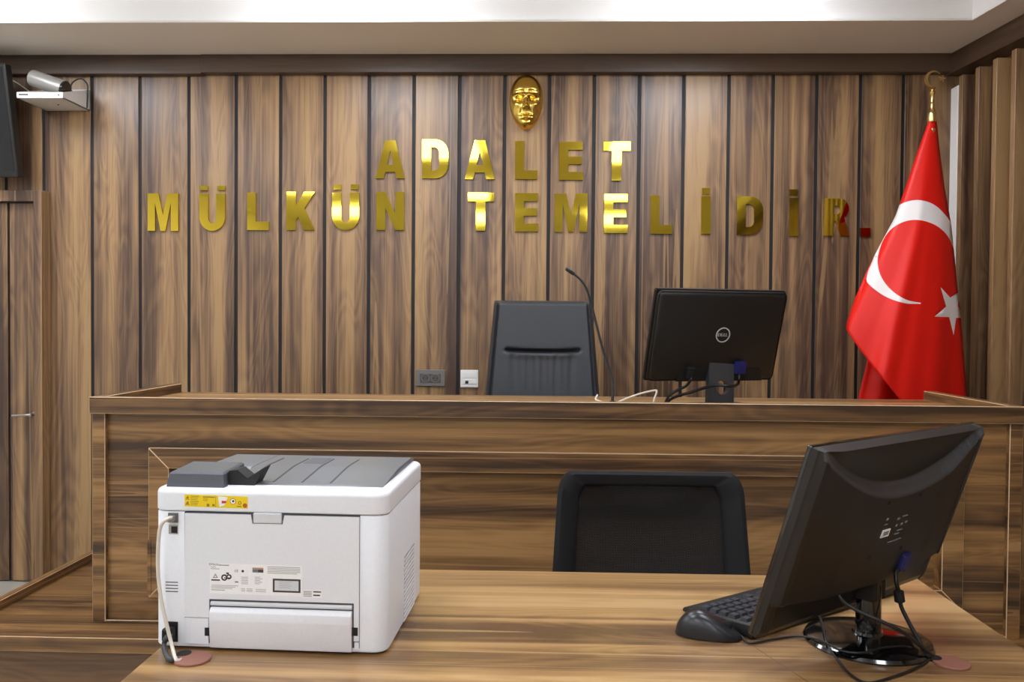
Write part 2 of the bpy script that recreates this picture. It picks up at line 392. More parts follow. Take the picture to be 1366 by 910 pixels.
def letter_mesh(ch, x0, x1, y0, y1, org, M):
    b = NB(); loops = []
    tl, br = on_y(x0, (y0+y1)/2, YL), on_y(x1, (y0+y1)/2, YL)
    zt, zb = on_y((x0+x1)/2, y0, YL).z, on_y((x0+x1)/2, y1, YL).z
    for lp in (G.get(ch) or G['I']): loops.append([(tl.x+u*(br.x-tl.x)-org.x, zb+v*(zt-zb)-org.z) for u, v in lp])
    plate(b, loops, 0, .0108)
    for xx in (.3, .7):   # stand-off spacer
        pass
    return b
for i, (rows, labs, word) in enumerate(((up, lab_up, 'upper'), (lo, lab_lo, 'lower'))):
    for j, (ch, x0, x1, y0, y1) in enumerate(rows):
        org = on_y((x0+x1)/2, (y0+y1)/2, YL)
        name = 'wall_full_stop' if ch == '.' else 'wall_letter'
        # the plates were glued by hand: each sits a fraction of a degree off true
        R = Matrix.Translation(org) @ Euler((math.radians(random.uniform(-.25, .25)), 0, math.radians(random.uniform(-.8, .8)))).to_matrix().to_4x4()
        o = obj(name, letter_mesh(ch, x0, x1, y0, y1, org, None), M_gold)
        o.matrix_basis = R
        tag(o, labs[j], 'letter', 'gold letters of the %s line' % word)
        if i == 1 and j in dots:
            for q in dots[j]: obj('dot', letter_mesh('I', *q, org, None), M_gold, o, M=Euler((math.radians(random.uniform(-.8, .8)), 0, 0)).to_matrix().to_4x4())

# ------------------------------------------------------------------ gold face mask
def mask_mesh():
    t = bmesh.new(); nx, nz = 70, 100; W, Hh = .084, .134; rows = []
    g = lambda x, c, s: math.exp(-((x-c)/s)**2)
    for j in range(nz+1):
        v = -1+2*j/nz; row = []
        for i in range(nx+1):
            u = -1+2*i/nx
            wv = math.sqrt(max(0, 1-abs(v)**2.6))*(1 if v > 0 else 1-.27*abs(v)**1.3)
            x = u*wv
            h = .060*(max(0, 1-abs(u)**2.4))**.5*(max(0, 1-abs(v)**3))**.5
            a = abs(x)
            m = max(0, 1-(u*u)**3)
            h += m*.019*g(v, -.25, .085)*g(a, 0, .15)            # nose tip
            h += m*.012*g(v, -.06, .17)*g(a, 0, .085)            # bridge
            h += m*.005*g(v, -.28, .05)*g(a, .17, .07)           # nostril wings
            h += m*.012*g(v, .17, .05)*g(a, .34, .30)            # brow
            h += m*.004*g(v, .42, .16)*g(a, .28, .25)            # forehead bosses
            h -= m*.0022*(g(v, .36, .02)+g(v, .27, .018))*g(a, .3, .3)   # frown lines
            h -= m*.003*g(a, .05, .02)*g(v, .27, .08)
            h -= m*.020*g(v, .02, .085)*g(a, .38, .19)           # eye sockets
            h += m*.010*g(v, -.02, .045)*g(a, .38, .12)          # eyelids
            h -= m*.004*g(v, -.025, .012)*g(a, .38, .1)
            h += m*.007*g(v, -.17, .13)*g(a, .58, .2)            # cheekbones
            h -= m*.005*g(v, -.48, .2)*g(a, .62, .16)            # hollow cheeks
            h -= m*.005*g(a-.27-.28*(-.28-v), 0, .035)*g(v, -.42, .13)  # smile folds
            h += m*.008*g(v, -.54, .04)*g(a, 0, .29)             # lips
            h += m*.008*g(v, -.64, .04)*g(a, 0, .24)
            h -= m*.009*g(v, -.59, .016)*g(a, 0, .30)
            h -= m*.004*g(v, -.715, .03)*g(a, 0, .2)
            h += m*.012*g(v, -.83, .09)*g(a, 0, .26)             # chin
            row.append(t.verts.new((x*W, -h, v*Hh)))
        rows.append(row)
    for a, c in zip(rows, rows[1:]):
        for i in range(nx): t.faces.new((a[i], a[i+1], c[i+1], c[i]))
    bmesh.ops.remove_doubles(t, verts=t.verts[:], dist=1e-5)
    be = [e for e in t.edges if len(e.link_faces) == 1]
    r = bmesh.ops.extrude_edge_only(t, edges=be)
    for v in r['geom']:
        if isinstance(v, bmesh.types.BMVert): v.co.y += .012
    bmesh.ops.recalc_face_normals(t, faces=t.faces[:])
    return t
o = obj('face_mask', mask_mesh(), M_gold2, smooth=True)
o.location = on_y(702, 137, YW-.013); o.location.y = YW-.0118
tag(o, 'gold relief mask of a face above the wall lettering', 'mask')

# ------------------------------------------------------------------ television top left
ta, tb = on_y(10, 85, 3.88), on_y(28, 237, 3.98)
th = 2*PI/180*5.6
t = thing('television', 'black wall television cut off by the top left edge', 'television', (tb.x-.52, YW-.001, (ta.z+tb.z)/2))
Hh = (ta.z-tb.z)/math.cos(.18)
Mt = Matrix.Translation((0, -.17, 0)) @ Matrix.Rotation(.18, 4, 'X')
b = NB(); bx(b, -.52, .52, -.02, .03, -Hh/2, Hh/2, bev=.006); bx(b, -.35, .35, .03, .06, -.2, .15, bev=.01)
tv = obj('casing', b, M_bplas, t, M=Mt)
b = NB(); bx(b, -.505, .505, -.0215, -.018, -Hh/2+.03, Hh/2-.015); obj('screen', b, M_screen, tv)
b = NB(); bx(b, -.15, .15, -.02, 0, -.12, .12, bev=.003); bx(b, -.03, .03, -.13, -.02, -.03, .03, bev=.003); obj('wall_bracket', b, M_bmatte, t)

# ------------------------------------------------------------------ conference camera on a white shelf
sz = on_y(90, 148, YW).z
sx0, sx1 = on_y(62, 148, YW).x, on_y(120, 148, YW).x; sd = .235
t = thing('wall_shelf', 'small white metal bracket shelf holding the conference camera', 'shelf', ((sx0+sx1)/2, YW, sz)); w = (sx1-sx0)/2
b = NB(); bx(b, -w, w, -sd, -.001, 0, .004)
prism(b, [(-sd, 0), (-.001, 0), (-.001, .105), (-sd, .028)], w-.004, w, plane='YZ'); prism(b, [(-sd, 0), (-.001, 0), (-.001, .105), (-sd, .028)], -w, -w+.004, plane='YZ')
bx(b, -w, w, -.005, -.001, 0, .105); bx(b, -w, w, -sd-.003, -sd, 0, .028, bev=.001)
sh = obj('tray', b, M_offw, t)
b = NB(); bx(b, -w+.01, -w+.055, -sd-.0038, -sd-.002, .012, .019); obj('brand_plate', b, M_dgrey, sh)
b = NB(); lathe(b, [(.004, 0), (.004, .0015)], 12, 0, Matrix.Translation((w-.02, -sd-.002, .014)) @ Matrix.Rotation(PI/2, 4, 'X')); obj('screw', b, M_ink, sh)
b = NB(); lathe(b, [(.005, 0), (.005, .002)], 12, 0, Matrix.Translation((.02, -.12, -.002))); obj('screw', b, M_ink, sh)
t = thing('conference_camera', 'silver barrel conference camera tilted on the white wall shelf', 'camera', (on_y(72, 125, YW-.14).x, YW-.135, sz+.0045))
b = NB(); lathe(b, [(.052, 0), (.056, .004), (.054, .014), (.03, .018), (.028, .04)], 32); obj('base', b, M_bmatte, t, smooth=True)
b = NB(); bx(b, -.012, .07, -.03, .045, .02, .075, bev=.012, seg=3); obj('yoke', b, M_bplas, t, smooth=True)
c0 = on_y(44, 104, YW-.17)-Vector(t.location); c1 = on_y(86, 119, YW-.185)-Vector(t.location)
b = NB(); Mq, l = align(c0, c1); lathe(b, [(.034, -.004), (.039, 0), (.040, .01), (.040, l-.012), (.039, l)], 36, 0, Mq); cb = obj('barrel', b, M_silver, t, smooth=True)
b = NB(); lathe(b, [(.0395, l), (.040, l+.004), (.036, l+.010), (.022, l+.011)], 36, 0, Mq); obj('lens_ring', b, M_bgloss, cb, smooth=True)
b = NB(); p0 = on_y(93, 118, YW-.09)
tube(b, [p0, on_y(98, 109, YW-.07), on_y(108, 105, YW-.05), on_y(116, 112, YW-.035), on_y(117, 124, YW-.03), Vector((on_y(116, 130, YW-.03).x, YW-.03, sz+.006))], .0035)
tag(obj('camera_cable', b, M_dgrey, smooth=True), 'thin grey cable looping behind the conference camera', 'cable')
b = NB(); q0 = on_y(16, 107, YW-.02); tube(b, [q0, on_y(28, 114, YW-.03), on_y(43, 126, YW-.05)-Vector((0, 0, 0)), Vector((on_y(52, 132, YW-.06).x, YW-.06, sz+.0075))], .003)
tag(obj('television_cable', b, M_wcable, smooth=True), 'pale cable running from the television to the camera shelf', 'cable')

# ------------------------------------------------------------------ wall sockets
p0, p1 = on_y(555, 493, YW), on_y(594, 515.5, YW)
t = thing('wall_socket', 'grey double power socket on the wall left of the leather chair', 'socket', ((p0.x+p1.x)/2, YW, (p0.z+p1.z)/2)); w, h = (p1.x-p0.x)/2, (p0.z-p1.z)/2
b = NB(); bx(b, -w, w, -.010, -.001, -h, h, bev=.003); fp = obj('faceplate', b, M_gsock, t)
b = NB(); bx(b, -.052, .052, -.0125, -.009, -h*.52, h*.52, bev=.001); obj('insert', b, M_gsock2, fp)
for s in (-.025, .025):
    b = NB(); R = Matrix.Translation((s, -.012, 0)) @ Matrix.Rotation(PI/2, 4, 'X')
    lathe(b, [(.0215, 0), (.0215, .003), (.0185, .003), (.0185, .0005)], 28, 0, R); lathe(b, [(.0185, 0), (.0185, .0008)], 28, 1, R)
    for q in (-.009, .009): lathe(b, [(.003, .001), (.003, .0016)], 10, 2, Matrix.Translation((s+q, -.012, 0)) @ Matrix.Rotation(PI/2, 4, 'X'))
    obj('outlet', b, [M_gsock, M_gsock2, M_black], t)
p0, p1 = on_y(614.5, 493.5, YW), on_y(638, 517, YW)
t = thing('data_socket', 'white square data socket beside the leather chair', 'socket', ((p0.x+p1.x)/2, YW, (p0.z+p1.z)/2)); w, h = (p1.x-p0.x)/2, (p0.z-p1.z)/2
b = NB(); bx(b, -w, w, -.010, -.001, -h, h, bev=.003); fp = obj('faceplate', b, M_offw, t)
b = NB(); bx(b, -w*.75, w*.75, -.0125, -.009, -h*.6, -.002, bev=.001); bx(b, -w*.78, w*.78, -.0115, -.009, .003, h*.72, bev=.001); obj('cover_flap', b, M_offw, fp)
b = NB(); bx(b, -.02, -.004, -.0135, -.012, -.024, -.010); obj('port', b, M_black, t)

# ------------------------------------------------------------------ judge's bench
YF = 2.80; BXL, BXR = on_y(118.5, 545, 2.80).x, 1.645; ZT = 1.058; ZTAB = 1.022; YR = 3.45; PX = 1.5
t = thing('judge_bench', 'tall walnut panelled bench standing on the platform under the wall lettering', 'bench', (0, 0, 0))
def PP(name, b, m, par=t, **k): return obj(name, b, m if isinstance(m, list) else [m, M_edge], par, **k)
EB = dict(bev=.0020, seg=1, emi=1)
b = NB(); bx(b, BXL, BXR, YF, YF+.032, ZT-.058, ZT, **EB); PP('top_fascia', b, M_bench2)
b = NB(); bx(b, BXL+.04, BXR-.04, YF+.032, YR, ZTAB-.02, ZTAB, **EB); PP('desktop', b, M_bencht)
for x0 in (BXL, BXR-.042):
    b = NB(); bx(b, x0, x0+.042, YF+.0325, YR, ZTAB-.03, ZT, **EB); PP('side_rail', b, M_benchy)
zb0 = ZD+.0008
YP = YF+.012
pxl = on_y(140, 600, YP).x; pxr = on_y(1347, 600, YP).x
for x0, x1 in ((BXL+.004, pxl), (pxr, BXR-.004)):
    b = NB(); bx(b, x0, x1, YP, YP+.03, zb0, ZT-.058, **EB); PP('corner_post', b, M_bench2)
zp = on_y(300, 830, YP).z
b = NB(); bx(b, pxl, pxr, YP, YP+.03, zb0, zp, **EB); PP('bottom_rail', b, M_bench2)
for x0 in (BXL+.009, BXR-.03):
    b = NB(); bx(b, x0, x0+.021, YP+.03, YR-.01, zb0, ZTAB-.02); PP('side_panel', b, M_benchy)
YM = YP+.005
ml, mr = on_y(198, 650, YM).x, on_y(1287, 650, YM).x
mt = (on_y(198, 597, YM).z+on_y(1287, 611, YM).z)/2; mb = on_y(198, 797, YM).z; mwid = .072
b = NB(); plate(b, [[(pxl-.01, zb0+.005), (pxr+.01, zb0+.005), (pxr+.01, ZT-.05), (pxl-.01, ZT-.05)], [(ml+.03, mb+.03), (mr-.03, mb+.03), (mr-.03, mt-.03), (ml+.03, mt-.03)]], YP+.020, YP+.035); PP('front_panel', b, M_bench)
b = NB(); bx(b, ml+.02, mr-.02, YP+.062, YP+.075, mb+.02, mt-.02); PP('inner_panel', b, M_bench)
for nm, poly in (('frame_top', [(ml, mt), (mr, mt), (mr-mwid, mt-mwid), (ml+mwid, mt-mwid)]), ('frame_bottom', [(ml, mb), (mr, mb), (mr-mwid, mb+mwid), (ml+mwid, mb+mwid)]),
                 ('frame_side', [(ml, mb), (ml+mwid, mb+mwid), (ml+mwid, mt-mwid), (ml, mt)]), ('frame_side', [(mr, mb), (mr-mwid, mb+mwid), (mr-mwid, mt-mwid), (mr, mt)])):
    b = NB(); prism(b, poly, YM-.002, YP+.0625)
    bb = NB(); merge(bb, b)
    bmesh.ops.bevel(bb, geom=bb.edges[:], offset=.0020, segments=1, profile=.5, affect='EDGES', material=1)
    PP(nm, bb, M_bench2)
zc = on_y(198, 720, YM).z
b = NB(); bx(b, ml-.002, ml+.01, YM-.0046, YM-.003, mb+.01, zc); PP('edge_strip', b, M_bench2)

# ------------------------------------------------------------------ leather executive chair
def slab_chair(w_of, zs, tilt, thick, fdisp):
    rings = []
    n = 20
    for z in zs:
        w, th = w_of(z); ring = []
        # front run, right round, back run, left round
        for i in range(61):
            u = -1+2*i/60; e = min(1, (1-abs(u))/.09); e = math.sqrt(max(0, 1-(1-e)**2))
            ring.append(Vector((u*w, -th*(.15+.85*e)-fdisp(u, z), z)))
        for i in range(21):
            u = 1-2*i/20; e = min(1, (1-abs(u))/.12); e = math.sqrt(max(0, 1-(1-e)**2))
            ring.append(Vector((u*w, th*.7*(.15+.85*e), z)))
        rings.append([Vector((p.x, p.y+p.z*tilt, p.z)) for p in ring])
    return rings
cy = 3.66; zt_ = on_y(722, 401, cy+.04).z
t = thing('executive_chair', 'black leather high-backed chair with a slit behind the tall bench', 'chair', (on_y(724, 460, cy).x, cy, ZD+.001))
zl = 0.50; zu = zt_-ZD
def wof(z):
    s = (z-zl)/(zu-zl); top = max(0, (s-.965)/.035)
    w = (.278-.056*s)*(1-.012*top**2); th = .05*(math.sqrt(max(.02, 1-top**2)))
    return w, th
zsl = on_y(728, 468, cy-.03).z-ZD
def fd(u, z):
    g = math.exp(-((z-zsl+.006*math.cos(u*2))/.007)**2)*(1 if abs(u) < .66 else max(0, 1-(abs(u)-.66)/.05))
    d = -.03*g
    d += .003*math.exp(-((z-zsl+.022)/.014)**2)*max(0, 1-(abs(u)/.75)**4)
    if z < zsl-.008:
        q = min(1, (zsl-.008-z)/.02); k_ = zsl-z
        for u0, sl, dp, wd, ln in ((-.56, 1.1, .0052, .035, .35), (-.40, .6, .0042, .028, .14), (-.27, .35, .0060, .032, .30), (-.13, .2, .0046, .026, .2), (0, .05, .0058, .03, .25), (.12, -.1, .0044, .024, .17), (.25, -.25, .0058, .03, .3), (.40, -.5, .0040, .028, .16), (.55, -.9, .0050, .035, .3)):
            d -= dp*q*math.exp(-k_/ln)*math.exp(-((u-u0-sl*k_*.35*(1 if u0 else 1))/(wd*(1+k_*5)))**2)
    d -= .008*math.exp(-((abs(u)-.90)/.012)**2)
    d += .004*math.exp(-((abs(u)-.94)/.02)**2)
    return d
zs = [zl+(zu-zl)*i/110 for i in range(104)]+[zl+(zu-zl)*(.945+.055*i/12) for i in range(13)]
b = NB(); loft(b, slab_chair(wof, sorted(zs), .10, .05, fd)); obj('backrest', b, M_leather, t, smooth=True)
b = NB(); bx(b, -.27, .27, -.42, .09, .40, .52, bev=.04, seg=4); obj('seat', b, M_leather, t, smooth=True)
b = NB(); cyl(b, (0, -.15, .12), (0, -.15, .40), .028); obj('gas_lift', b, M_bmatte, t, smooth=True)
for k in range(5):
    a = 2*PI*k/5+.3; b = NB(); tube(b, [(0, -.15, .13), (.15*math.cos(a), -.15+.15*math.sin(a), .11), (.28*math.cos(a), -.15+.28*math.sin(a), .075)], .02)
    lg = obj('base_leg', b, M_bmatte, t, smooth=True)
    b = NB(); ca = Vector((.28*math.cos(a), -.15+.28*math.sin(a), .03)); cyl(b, ca-Vector((.02, 0, 0)), ca+Vector((.02, 0, 0)), .03); obj('caster', b, M_bmatte, lg, smooth=True)

# ------------------------------------------------------------------ gooseneck microphone
ym = 3.0
mp = on_y(817, 541, ym); mp.z = ZTAB+.001
t = thing('gooseneck_microphone', 'thin black gooseneck microphone standing on the tall bench', 'microphone', mp)
b = NB(); lathe(b, [(.05, 0), (.052, .006), (.045, .014), (.014, .018), (.008, .022)], 32); obj('base', b, M_bmatte, t, smooth=True)
def ms(px, py, dy): return on_y(px, py, ym+dy)-mp
b = NB(); tube(b, [(0, 0, .02), ms(817, 515, 0), ms(815, 500, 0), ms(803, 462, -.01), ms(791, 415, -.03), ms(783, 387, -.05), ms(775, 374, -.065), ms(765, 365, -.08)], lambda s: .0056-.0018*s, n=10); obj('stem', b, M_dgrey, t, smooth=True)
b = NB(); Mq, l = align(ms(766, 366, -.079), ms(755, 358, -.095)); lathe(b, [(.0048, 0), (.0068, .003), (.0068, l-.003), (.005, l)], 20, 0, Mq); obj('capsule', b, M_dgrey, t, smooth=True)
# white cable on bench
def tb_(px, py): p = on_z(px, py, ZTAB+.003); return p
b = NB(); wp = lambda px, py, Y: on_y(px, py, Y)
tube(b, [wp(797, 527, 3.22), wp(795, 533, 3.17), wp(805, 537, 3.12), Vector((on_z(817, 539.5, ZTAB+.004).x, on_z(817, 539.5, ZTAB+.004).y, ZTAB+.004)), wp(835, 532, 3.10), wp(855, 525, 3.08), wp(873, 521, 3.05), wp(876, 523, 3.03), wp(873, 532, 3.0), wp(871, 540, 2.97), Vector((wp(870, 548, 2.95).x, 2.95, ZTAB+.004))], .0036)
tag(obj('white_cable', b, M_wcable, smooth=True), 'white cable arching over the tall bench beside the microphone', 'cable')

# ------------------------------------------------------------------ monitor on the bench
def panel_matrix(c, yaw, tilt): return Matrix.Translation(c) @ Matrix.Rotation(yaw, 4, 'Z') @ Matrix.Rotation(tilt, 4, 'X')
s = 1.185
cD = Vector((.554*s, 2.558*s, EYE.z+(1.29-EYE.z)*s)); yD, tD = .298, .287; WD, HD = .44*s, .29*s
foot = Vector((on_y(962, 541, 3.01).x+.0, 3.04, ZTAB+.001))
t = thing('desktop_monitor', 'black monitor with round silver logo on the tall bench', 'monitor', foot, yD)
Mr = mw(foot, yD); Mp = panel_matrix(cD, yD, tD); Ml = Mr.inverted() @ Mp
# outline with lower right notch
b = NB(); plate(b, [[(-WD/2, -HD/2), (WD/2, -HD/2), (WD/2, HD/2), (-WD/2, HD/2)]], 0, .022)
bmesh.ops.bevel(b, geom=[e for e in b.edges if len(e.link_faces) == 2 and e.calc_face_angle(0) > 1], offset=.004, segments=2, affect='EDGES')
bx(b, -WD*.5+.004, WD*.5-.004, -.022, .002, -HD*.5+.004, HD*.5-.004, bev=.018, seg=4)
cs = obj('casing', b, M_bplas, t, M=Ml, smooth=True)
b = NB(); bx(b, -WD*.34, WD*.36, -.0226, -.02, HD*.385, HD*.398); obj('vent_slot', b, M_black, cs)
b = NB(); prism(b, [(-WD*.28, -HD*.5+.004), (WD*.40, -HD*.5+.004), (WD*.37, -HD*.345), (-WD*.26, -HD*.345)], -.0235, .003); obj('port_bay', b, M_bmatte, cs)
b = NB(); bx(b, -WD/2+.006, WD/2-.006, .0215, .0235, -HD/2+.012, HD/2-.006); obj('screen', b, M_screen, cs)
lp = pl(Mp, 964.5, 447, -.0225)
b = NB()
plate(b, [[(lp.x+.0285*math.cos(a), lp.z+.0285*math.sin(a)) for a in [2*PI*k/48 for k in range(48)]], [(lp.x+.0245*math.cos(a), lp.z+.0245*math.sin(a)) for a in [2*PI*k/48 for k in range(48)]]], -.0236, -.0215)
tt = text_mesh('D', .020, .0007); 
def put_text(b, s, size, x, z, y, mi=0, stretch=1.0, rot=0, bold=0):
    tm = text_mesh(s, size, .0006)
    M = Matrix.Translation((x, y, z)) @ Matrix.Rotation(rot, 4, 'Y') @ Matrix.Rotation(PI/2, 4, 'X') @ Matrix.Diagonal((stretch, 1, 1, 1))
    for f in tm.faces: f.material_index = mi
    merge(b, tm, M)
tt.free()
for dx in (-.0009, -.0003, .0003, .0009): put_text(b, 'D', .0165, lp.x-.0155+dx, lp.z, -.0232, stretch=1.05)
for dx in (-.0009, -.0003, .0003, .0009): put_text(b, 'E', .0165, lp.x-.0052+dx, lp.z, -.0232, stretch=1.0, rot=-.35)
for dx in (-.0009, -.0003, .0003, .0009): put_text(b, 'LL', .0165, lp.x+.0100+dx, lp.z, -.0232, stretch=1.05)
obj('logo', b, M_logo, cs, label='round silver logo with lettering')
# neck with a hole
Mi = Mr.inverted()
nt_ = Mi @ (Mp @ Vector((.03, -.012, -HD*.30))); nb = Vector((-.0, .0, .008))
Lk = (nt_-nb).length
zax = (nt_-nb).normalized(); xax = Vector((1, 0, 0)); xax = (xax-zax*xax.dot(zax)).normalized(); yax = zax.cross(xax)
Mn = Matrix((xax, yax, zax)).transposed().to_4x4(); Mn.translation = nb
b = NB(); hz = Lk*.42
plate(b, [[(-.052, 0), (.052, 0), (.050, Lk), (-.050, Lk)], [(.004+.026*math.cos(2*PI*k/36), hz+.026*math.sin(2*PI*k/36)) for k in range(36)]], -.012, .012)
obj('neck', b, M_dgrey, t, M=Mn)
b = NB(); bx(b, -.12, .12, -.08, .10, 0, .010, bev=.004); obj('stand_base', b, M_dgrey, t, smooth=True)
# cables of that monitor
def P3(px, py, Y): return on_y(px, py, Y)
a0 = pl(Mp, 985, 489, -.025); a0w = Mp @ a0
b = NB(); bx(b, -.02, .02, -.012, .012, -.022, .022, bev=.003, M=Mp @ Matrix.Translation(a0+Vector((0, -.012, 0))))
b2 = NB(); yv = a0w.y
tube(b2, [Mp @ (a0+Vector((0, -.012, -.02))), P3(986, 505, yv-.02), P3(984, 513, yv-.01), P3(975, 515.5, 2.95), P3(956, 514, 2.955), P3(938, 518, 3.0), P3(920, 524, 3.03), P3(905, 528, 3.02), P3(893, 534, 3.0), Vector((P3(886, 540, 2.97).x, 2.96, ZTAB+.006))], .0055)
o = tag(obj('video_cable', b2, M_cable, smooth=True), 'black video cable with blue plug at the bench monitor', 'cable')
obj('plug', b, M_blue, o, label='blue video plug')
a1 = pl(Mp, 919, 496, -.025)
b = NB(); bx(b, -.014, .014, -.010, .014, -.022, .022, bev=.004, M=Mp @ Matrix.Translation(a1+Vector((0, -.012, 0))))
b2 = NB(); a1w = Mp @ a1
tube(b2, [Mp @ (a1+Vector((.003, -.012, -.02))), P3(922, 506, a1w.y-.02), P3(915, 515, a1w.y), P3(903, 521, 3.0), P3(892, 529, 2.99), Vector((P3(884, 541, 2.94).x, 2.93, ZTAB+.006))], .005)
o = tag(obj('power_cable', b2, M_cable, smooth=True), 'black power cable hanging from the left of the bench monitor', 'cable'); obj('plug', b, M_bmatte, o)

# ------------------------------------------------------------------ flag
YFL = 3.74
fp = on_y(1245, 300, YFL)
t = thing('flag_on_pole', 'red flag with white crescent and star on a pole in the corner', 'flag', (fp.x, YFL, ZD+.001))
def FL(px, py, Y): return on_y(px, py, Y)-Vector((fp.x, YFL, ZD+.001))
Lft = [(158, 1240), (175, 1234), (205, 1223), (250, 1208), (290, 1194), (325, 1175), (360, 1157), (395, 1142), (430, 1129), (440, 1129), (465, 1146), (490, 1165), (512, 1183), (535, 1202), (560, 1222), (590, 1248), (615, 1270)]
Rgt = [(158, 1249), (205, 1254), (250, 1260), (300, 1269), (350, 1274), (400, 1279), (450, 1284), (528, 1290), (615, 1297)]
def itp(tab, y):
    for (y0, x0), (y1, x1) in zip(tab, tab[1:]):
        if y <= y1: return x0+(x1-x0)*max(0, (y-y0))/(y1-y0)
    return tab[-1][1]
# full (unclipped) left profile used for the drape shape
LF = [(158, 1240), (205, 1223), (290, 1194), (430, 1129), (520, 1100), (615, 1080)]
def fdepth(px, py):
    l, r = itp(LF, py), itp(Rgt, py); u = max(-1, min(1, 2*(px-l)/(r-l)-1)); w = (r-l)*YFL/1100
    g = min(1, max(0, (py-158)/330))
    bul = .30*w*math.sqrt(max(0, 1-u*u*.985))
    rip = g*g*(.020*math.sin((u+.25)*4.4+.3)+.012*math.sin(u*8.5+1.4+.004*py)+.005*math.sin(u*15+py*.01))
    return YFL-.0-bul*.8-rip*(1-u*u)**.5*1.0
outline = [(itp(Lft, y), y) for y in [158+457*i/60 for i in range(61)]] 
outline = outline + [(itp(Rgt, y), y) for y in [615-457*i/60 for i in range(61)]]
outline = [(x, -y) for x, y in outline]
cres_o = [(1275, 312), (1270, 300), (1262, 288), (1250, 276), (1238, 269.5), (1225, 267), (1212, 268.5), (1199, 274), (1189, 283), (1183, 293), (1174, 318), (1165, 345), (1158, 362), (1156, 374), (1160, 380), (1168, 387), (1180, 395), (1194, 401), (1210, 405), (1228, 405.5)]
cres_i = [(1228, 404), (1212, 401), (1198, 394), (1186, 384), (1177, 372), (1172, 359), (1171, 346), (1174, 331), (1180, 317), (1190, 305), (1203, 297), (1217, 293.5), (1232, 294.5), (1246, 299.5), (1257, 307), (1266, 318), (1272, 332), (1275, 345), (1278, 365)]
cpoly = [(x, -y) for x, y in smooth_path([(x, y, 0) for x, y in cres_o], 4) for x, y in [(x, y)]] if False else None
def sp2(pts): return [(p.x, -p.y) for p in smooth_path([(x, y, 0) for x, y in pts], 4)]
cpoly = sp2(cres_o)+sp2(cres_i)+[(1281, -345), (1279, -325)]
star = [(1254.5, -383), (1267.5, -396.5), (1279.5, -388), (1277, -408), (1281, -421.5), (1275.5, -423.5), (1272, -447.5), (1265, -424), (1246.5, -422.5), (1262, -409)]
star = [(1254.5, -383), (1267.5, -397), (1282, -388), (1277.5, -408), (1286, -424.5), (1275.5, -424), (1272, -447.5), (1266, -423), (1246.5, -422.5), (1262, -409)]
pts = []; es = []
for lp_ in (outline, cpoly, star):
    s0 = len(pts); pts += [Vector(p) for p in lp_]; es += [(s0+i, s0+(i+1) % len(lp_)) for i in range(len(lp_))]
y = 160
while y < 613:
    l, r = itp(Lft, y), itp(Rgt, y); n = max(3, int((r-l)/4))
    for i in range(1, n): pts.append(Vector((l+(r-l)*i/n, -y)))
    y += 4
V, E_, Fc, *_ = delaunay_2d_cdt(pts, es, [], 0, 1e-4)
b = NB(); vs = [b.verts.new(FL(v.x, -v.y, fdepth(v.x, -v.y))) for v in V]
for f in Fc:
    c = (sum(V[i].x for i in f)/len(f), sum(V[i].y for i in f)/len(f))
    if not inside(c, outline): continue
    fc = b.faces.new([vs[i] for i in f]); fc.material_index = 1 if (inside(c, cpoly) or inside(c, star)) else 0
for v in [v for v in b.verts if not v.link_faces]: b.verts.remove(v)
bmesh.ops.recalc_face_normals(b, faces=b.faces[:])
fo = obj('flag_cloth', b, [M_flagr, M_flagw], t, smooth=True)
md = fo.modifiers.new('thick', 'SOLIDIFY'); md.thickness = .0012; md.offset = 0
# hanging inner fold behind
b = NB(); rows = []
LB = [(170, 1238), (300, 1200), (400, 1175), (485, 1156), (530, 1145), (560, 1140)]
for j in range(45):
    py = 170+390*j/44; l, r = itp(LB, py), itp(Rgt, py)-6; w = (r-l)*YFL/1100
    rows.append([FL(l+(r-l)*i/30, py, YFL+.03+.05*(j/44)+.02*math.sin(i*.55+1)*(j/44)) for i in range(31)])
t2 = bmesh.new(); R = [[t2.verts.new(p) for p in r] for r in rows]
for a, c in zip(R, R[1:]):
    for i in range(30): t2.faces.new((a[i], a[i+1], c[i+1], c[i]))
bmesh.ops.recalc_face_normals(t2, faces=t2.faces[:])
bo = obj('inner_fold', t2, M_flagr, t, smooth=True); md = bo.modifiers.new('thick', 'SOLIDIFY'); md.thickness = .0012
# pole, finial, foot
pt = FL(1243, 172, YFL); 
b = NB(); cyl(b, (pt.x, 0, .02), (pt.x, 0, pt.z), .014); obj('pole', b, M_brass, t, smooth=True)
b = NB(); lathe(b, [(.15, 0), (.155, .012), (.13, .03), (.04, .045), (.022, .07), (.02, .09)], 40, 0, Matrix.Translation((pt.x, 0, 0))); obj('foot', b, M_brass, t, smooth=True)
z0 = FL(1243, 160, YFL).z; z1 = FL(1244, 117, YFL).z; d = z1-z0
b = NB(); lathe(b, [(.017, -.01), (.019, 0), (.017, d*.2), (.019, d*.22), (.015, d*.27), (.0095, d*.33), (.0085, d*.5), (.010, d*.52), (.0085, d*.55), (.0078, d*.75), (.013, d*.80), (.014, d*.84), (.009, d*.89), (.006, d*.93), (.012, d*.97), (.004, d)], 24, 0, Matrix.Translation((pt.x, 0, z0)))
fin = obj('finial', b, M_brass, t, smooth=True)
zc_ = FL(1245, 106, YFL).z; ro = .038
b = NB()
aa = [math.radians(25+310*k/40+22) for k in range(41)]
outer = [(pt.x+.003+ro*math.cos(a), zc_+ro*math.sin(a)) for a in aa]
inner = [(pt.x+.003+.006+(.0335-.0)*math.cos(a*.985)*.93, zc_+.0335*math.sin(a*.985)) for a in aa]
plate(b, [outer+inner[::-1]], -.004, .004); obj('crescent', b, M_brass, fin)
